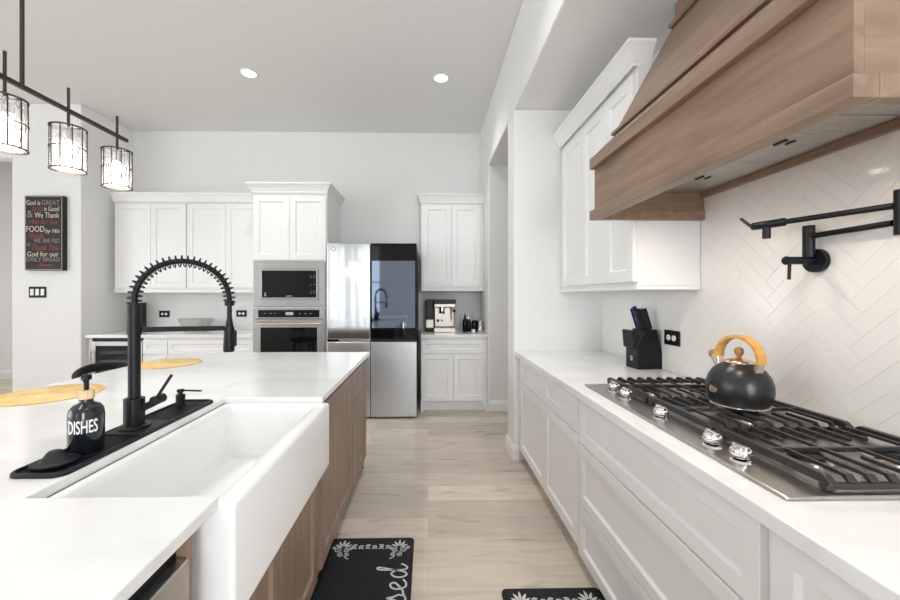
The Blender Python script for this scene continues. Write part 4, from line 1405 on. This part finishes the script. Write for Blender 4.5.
downlight(-1.734, 3.71, 'left one of the two round recessed ceiling lights', 44)
downlight(0.13, 3.76, 'right one of the two round recessed ceiling lights, above the aisle', 36)
for (x, y, lab) in ((-1.734, 1.9, 'round recessed ceiling light over the far half of the island, added unseen for fill'), (0.13, 1.9, 'round recessed ceiling light over the middle of the aisle, added unseen for fill'),
                    (-1.734, 0.1, 'round recessed ceiling light over the near half of the island, added unseen for fill'), (0.13, 0.1, 'round recessed ceiling light over the near end of the aisle, added unseen for fill'),
                    (-5.2, 5.3, 'round recessed ceiling light added in the hall behind the sign wall to brighten it, unseen'),
                    (-3.9, 2.6, 'round recessed ceiling light beside the seating side of the island, added unseen for fill')):
    downlight(x, y, lab, 90 if y > 5 else 34)  # unseen downlights added for fill, strongest in the hall to brighten it

# ================================================================== FLOOR MATS
def spiral(c, r0, turns, a0, n=26, dirn=1, k=0.12):
    return [(c[0] + r0 * (k + (1 - k) * (1 - i / n)) * math.cos(a0 + dirn * 2 * PI * turns * i / n), c[1] + r0 * (k + (1 - k) * (1 - i / n)) * math.sin(a0 + dirn * 2 * PI * turns * i / n)) for i in range(n + 1)]


def ornament(mb, cx, cy, s, z):
    """corner flourish: crown of leaves over scrolls; s = +1 / -1 mirrors"""
    def q(p):
        return (cx + s * p[0], cy + p[1])
    for a, L in ((150, 0.034), (118, 0.042), (88, 0.048), (58, 0.042), (28, 0.036)):
        ca, sa = math.cos(math.radians(a)), math.sin(math.radians(a))
        o = (0.0, -0.005)
        pts = [q((o[0] + ca * (0.014 + L * u), o[1] + sa * (0.014 + L * u))) for u in (0, 0.25, 0.5, 0.75, 1)]
        ribbon(mb, pts, lambda u: 0.0012 + 0.011 * math.sin(PI * min(1, u * 0.9 + 0.1)), z, z + 0.0006)
    for (c, r, tn, a0, dr) in (((-0.018, -0.022), 0.022, 1.6, 0.8, 1), ((0.022, -0.026), 0.018, 1.6, 2.2, -1), ((0.0, -0.058), 0.017, 1.5, 1.4, 1), ((0.044, -0.008), 0.012, 1.4, -2.6, 1), ((-0.044, -0.004), 0.011, 1.4, -0.4, -1), ((0.03, -0.06), 0.014, 1.4, 2.5, -1)):
        ribbon(mb, [q(p) for p in spiral(c, r, tn, a0, dirn=dr)], 0.0042, z, z + 0.0006)
    ribbon(mb, [q(p) for p in ((0.02, -0.07), (0.034, -0.085), (0.046, -0.09))], 0.005, z, z + 0.0006)


def scroll_row(mb, x0, x1, y, z):
    n = 6
    for i in range(n):
        x = x0 + (x1 - x0) * (i + 0.5) / n
        s = 1 if i < n / 2 else -1
        ribbon(mb, [(p[0], p[1]) for p in spiral((x, y + 0.004 * (-1) ** i), 0.014, 1.4, 0.5 if s > 0 else 2.6, n=18, dirn=s)], 0.0048, z, z + 0.0006)
        ribbon(mb, [(x - 0.012, y - 0.016), (x, y - 0.010), (x + 0.013, y - 0.017)], 0.005, z, z + 0.0006)


GL = {  # script strokes: u along the word, v upwards, x-height 1
    'b': [[(0, 0.1), (0.35, 0.9), (0.55, 1.6), (0.4, 1.75), (0.25, 1.4), (0.22, 0.4), (0.4, 0.02), (0.7, 0.15), (0.78, 0.6), (0.6, 0.85), (0.75, 0.8), (1.05, 0.85)]],
    'l': [[(0, 0.1), (0.4, 0.8), (0.6, 1.6), (0.45, 1.75), (0.3, 1.3), (0.3, 0.3), (0.5, 0.0), (0.8, 0.15)]],
    'e': [[(0, 0.15), (0.4, 0.42), (0.72, 0.72), (0.6, 0.98), (0.3, 0.85), (0.2, 0.45), (0.38, 0.06), (0.7, 0.03), (1.0, 0.22)]],
    's': [[(0, 0.15), (0.35, 0.6), (0.5, 1.05), (0.58, 0.75), (0.75, 0.4), (0.62, 0.05), (0.3, 0.02), (0.22, 0.2)], [(0.62, 0.05), (1.0, 0.2)]],
    'd': [[(0.75, 0.8), (0.5, 1.0), (0.22, 0.75), (0.2, 0.3), (0.42, 0.02), (0.68, 0.25), (0.85, 0.9), (1.05, 1.75), (1.0, 1.95), (0.85, 1.75), (0.82, 0.9), (0.85, 0.2), (1.05, 0.02), (1.3, 0.25), (1.38, 0.45)]]}


def floor_mat_thing(label, x0, x1, y0, y1, word):
    cx = (x0 + x1) / 2
    t = thing('floor_mat', label, 'mat', (cx, y1, 0.0005), 0, 'black floor mats with white scrolls')
    w_, h_ = x1 - x0, y1 - y0
    r = 0.025
    pl = []
    for (px, py, a0) in ((w_ / 2 - r, -r, 0), (-w_ / 2 + r, -r, 90), (-w_ / 2 + r, -h_ + r, 180), (w_ / 2 - r, -h_ + r, 270)):
        for k in range(6):
            a = math.radians(a0 + 18 * k)
            pl.append((px + r * math.cos(a), py + r * math.sin(a)))
    MB().prism(pl, 'z', 0, 0.011).build('mat', 'mat', t, bevel=0.003)
    z = 0.0112
    for s in (-1, 1):
        for (sy, yy) in ((1, -0.076),):
            b = MB()
            ornament(b, s * (w_ / 2 - 0.074), yy, -s, z)
            b.build('corner_scroll', 'matprint', t)
    b = MB()
    scroll_row(b, -0.105, 0.105, -0.074, z)
    b.build('scroll_border', 'matprint', t)
    if word:
        b = MB()
        xh = 0.075
        pitch = 0.074
        u0 = -0.207 - 0.10
        for ch in reversed(word):
            for st in GL[ch]:
                pts = spline([Vector((u, v)) for u, v in st], 7)
                # reading direction +Y, tops of the letters towards -X
                pp = [(w_ / 2 - 0.024 - p.y * xh, u0 + p.x * pitch) for p in pts]
                ribbon(b, pp, 0.009, z, z + 0.0006)
            u0 -= pitch
        b.build('script_lettering', 'matprint', t)
    return t


floor_mat_thing('black floor mat lettered in white script in front of the island sink', -0.520, -0.075, 0.88, 2.078, 'blessed')
floor_mat_thing('black floor mat with white scrolls half under the right drawer cabinet', 0.328, 0.772, 1.0, 1.708, '')
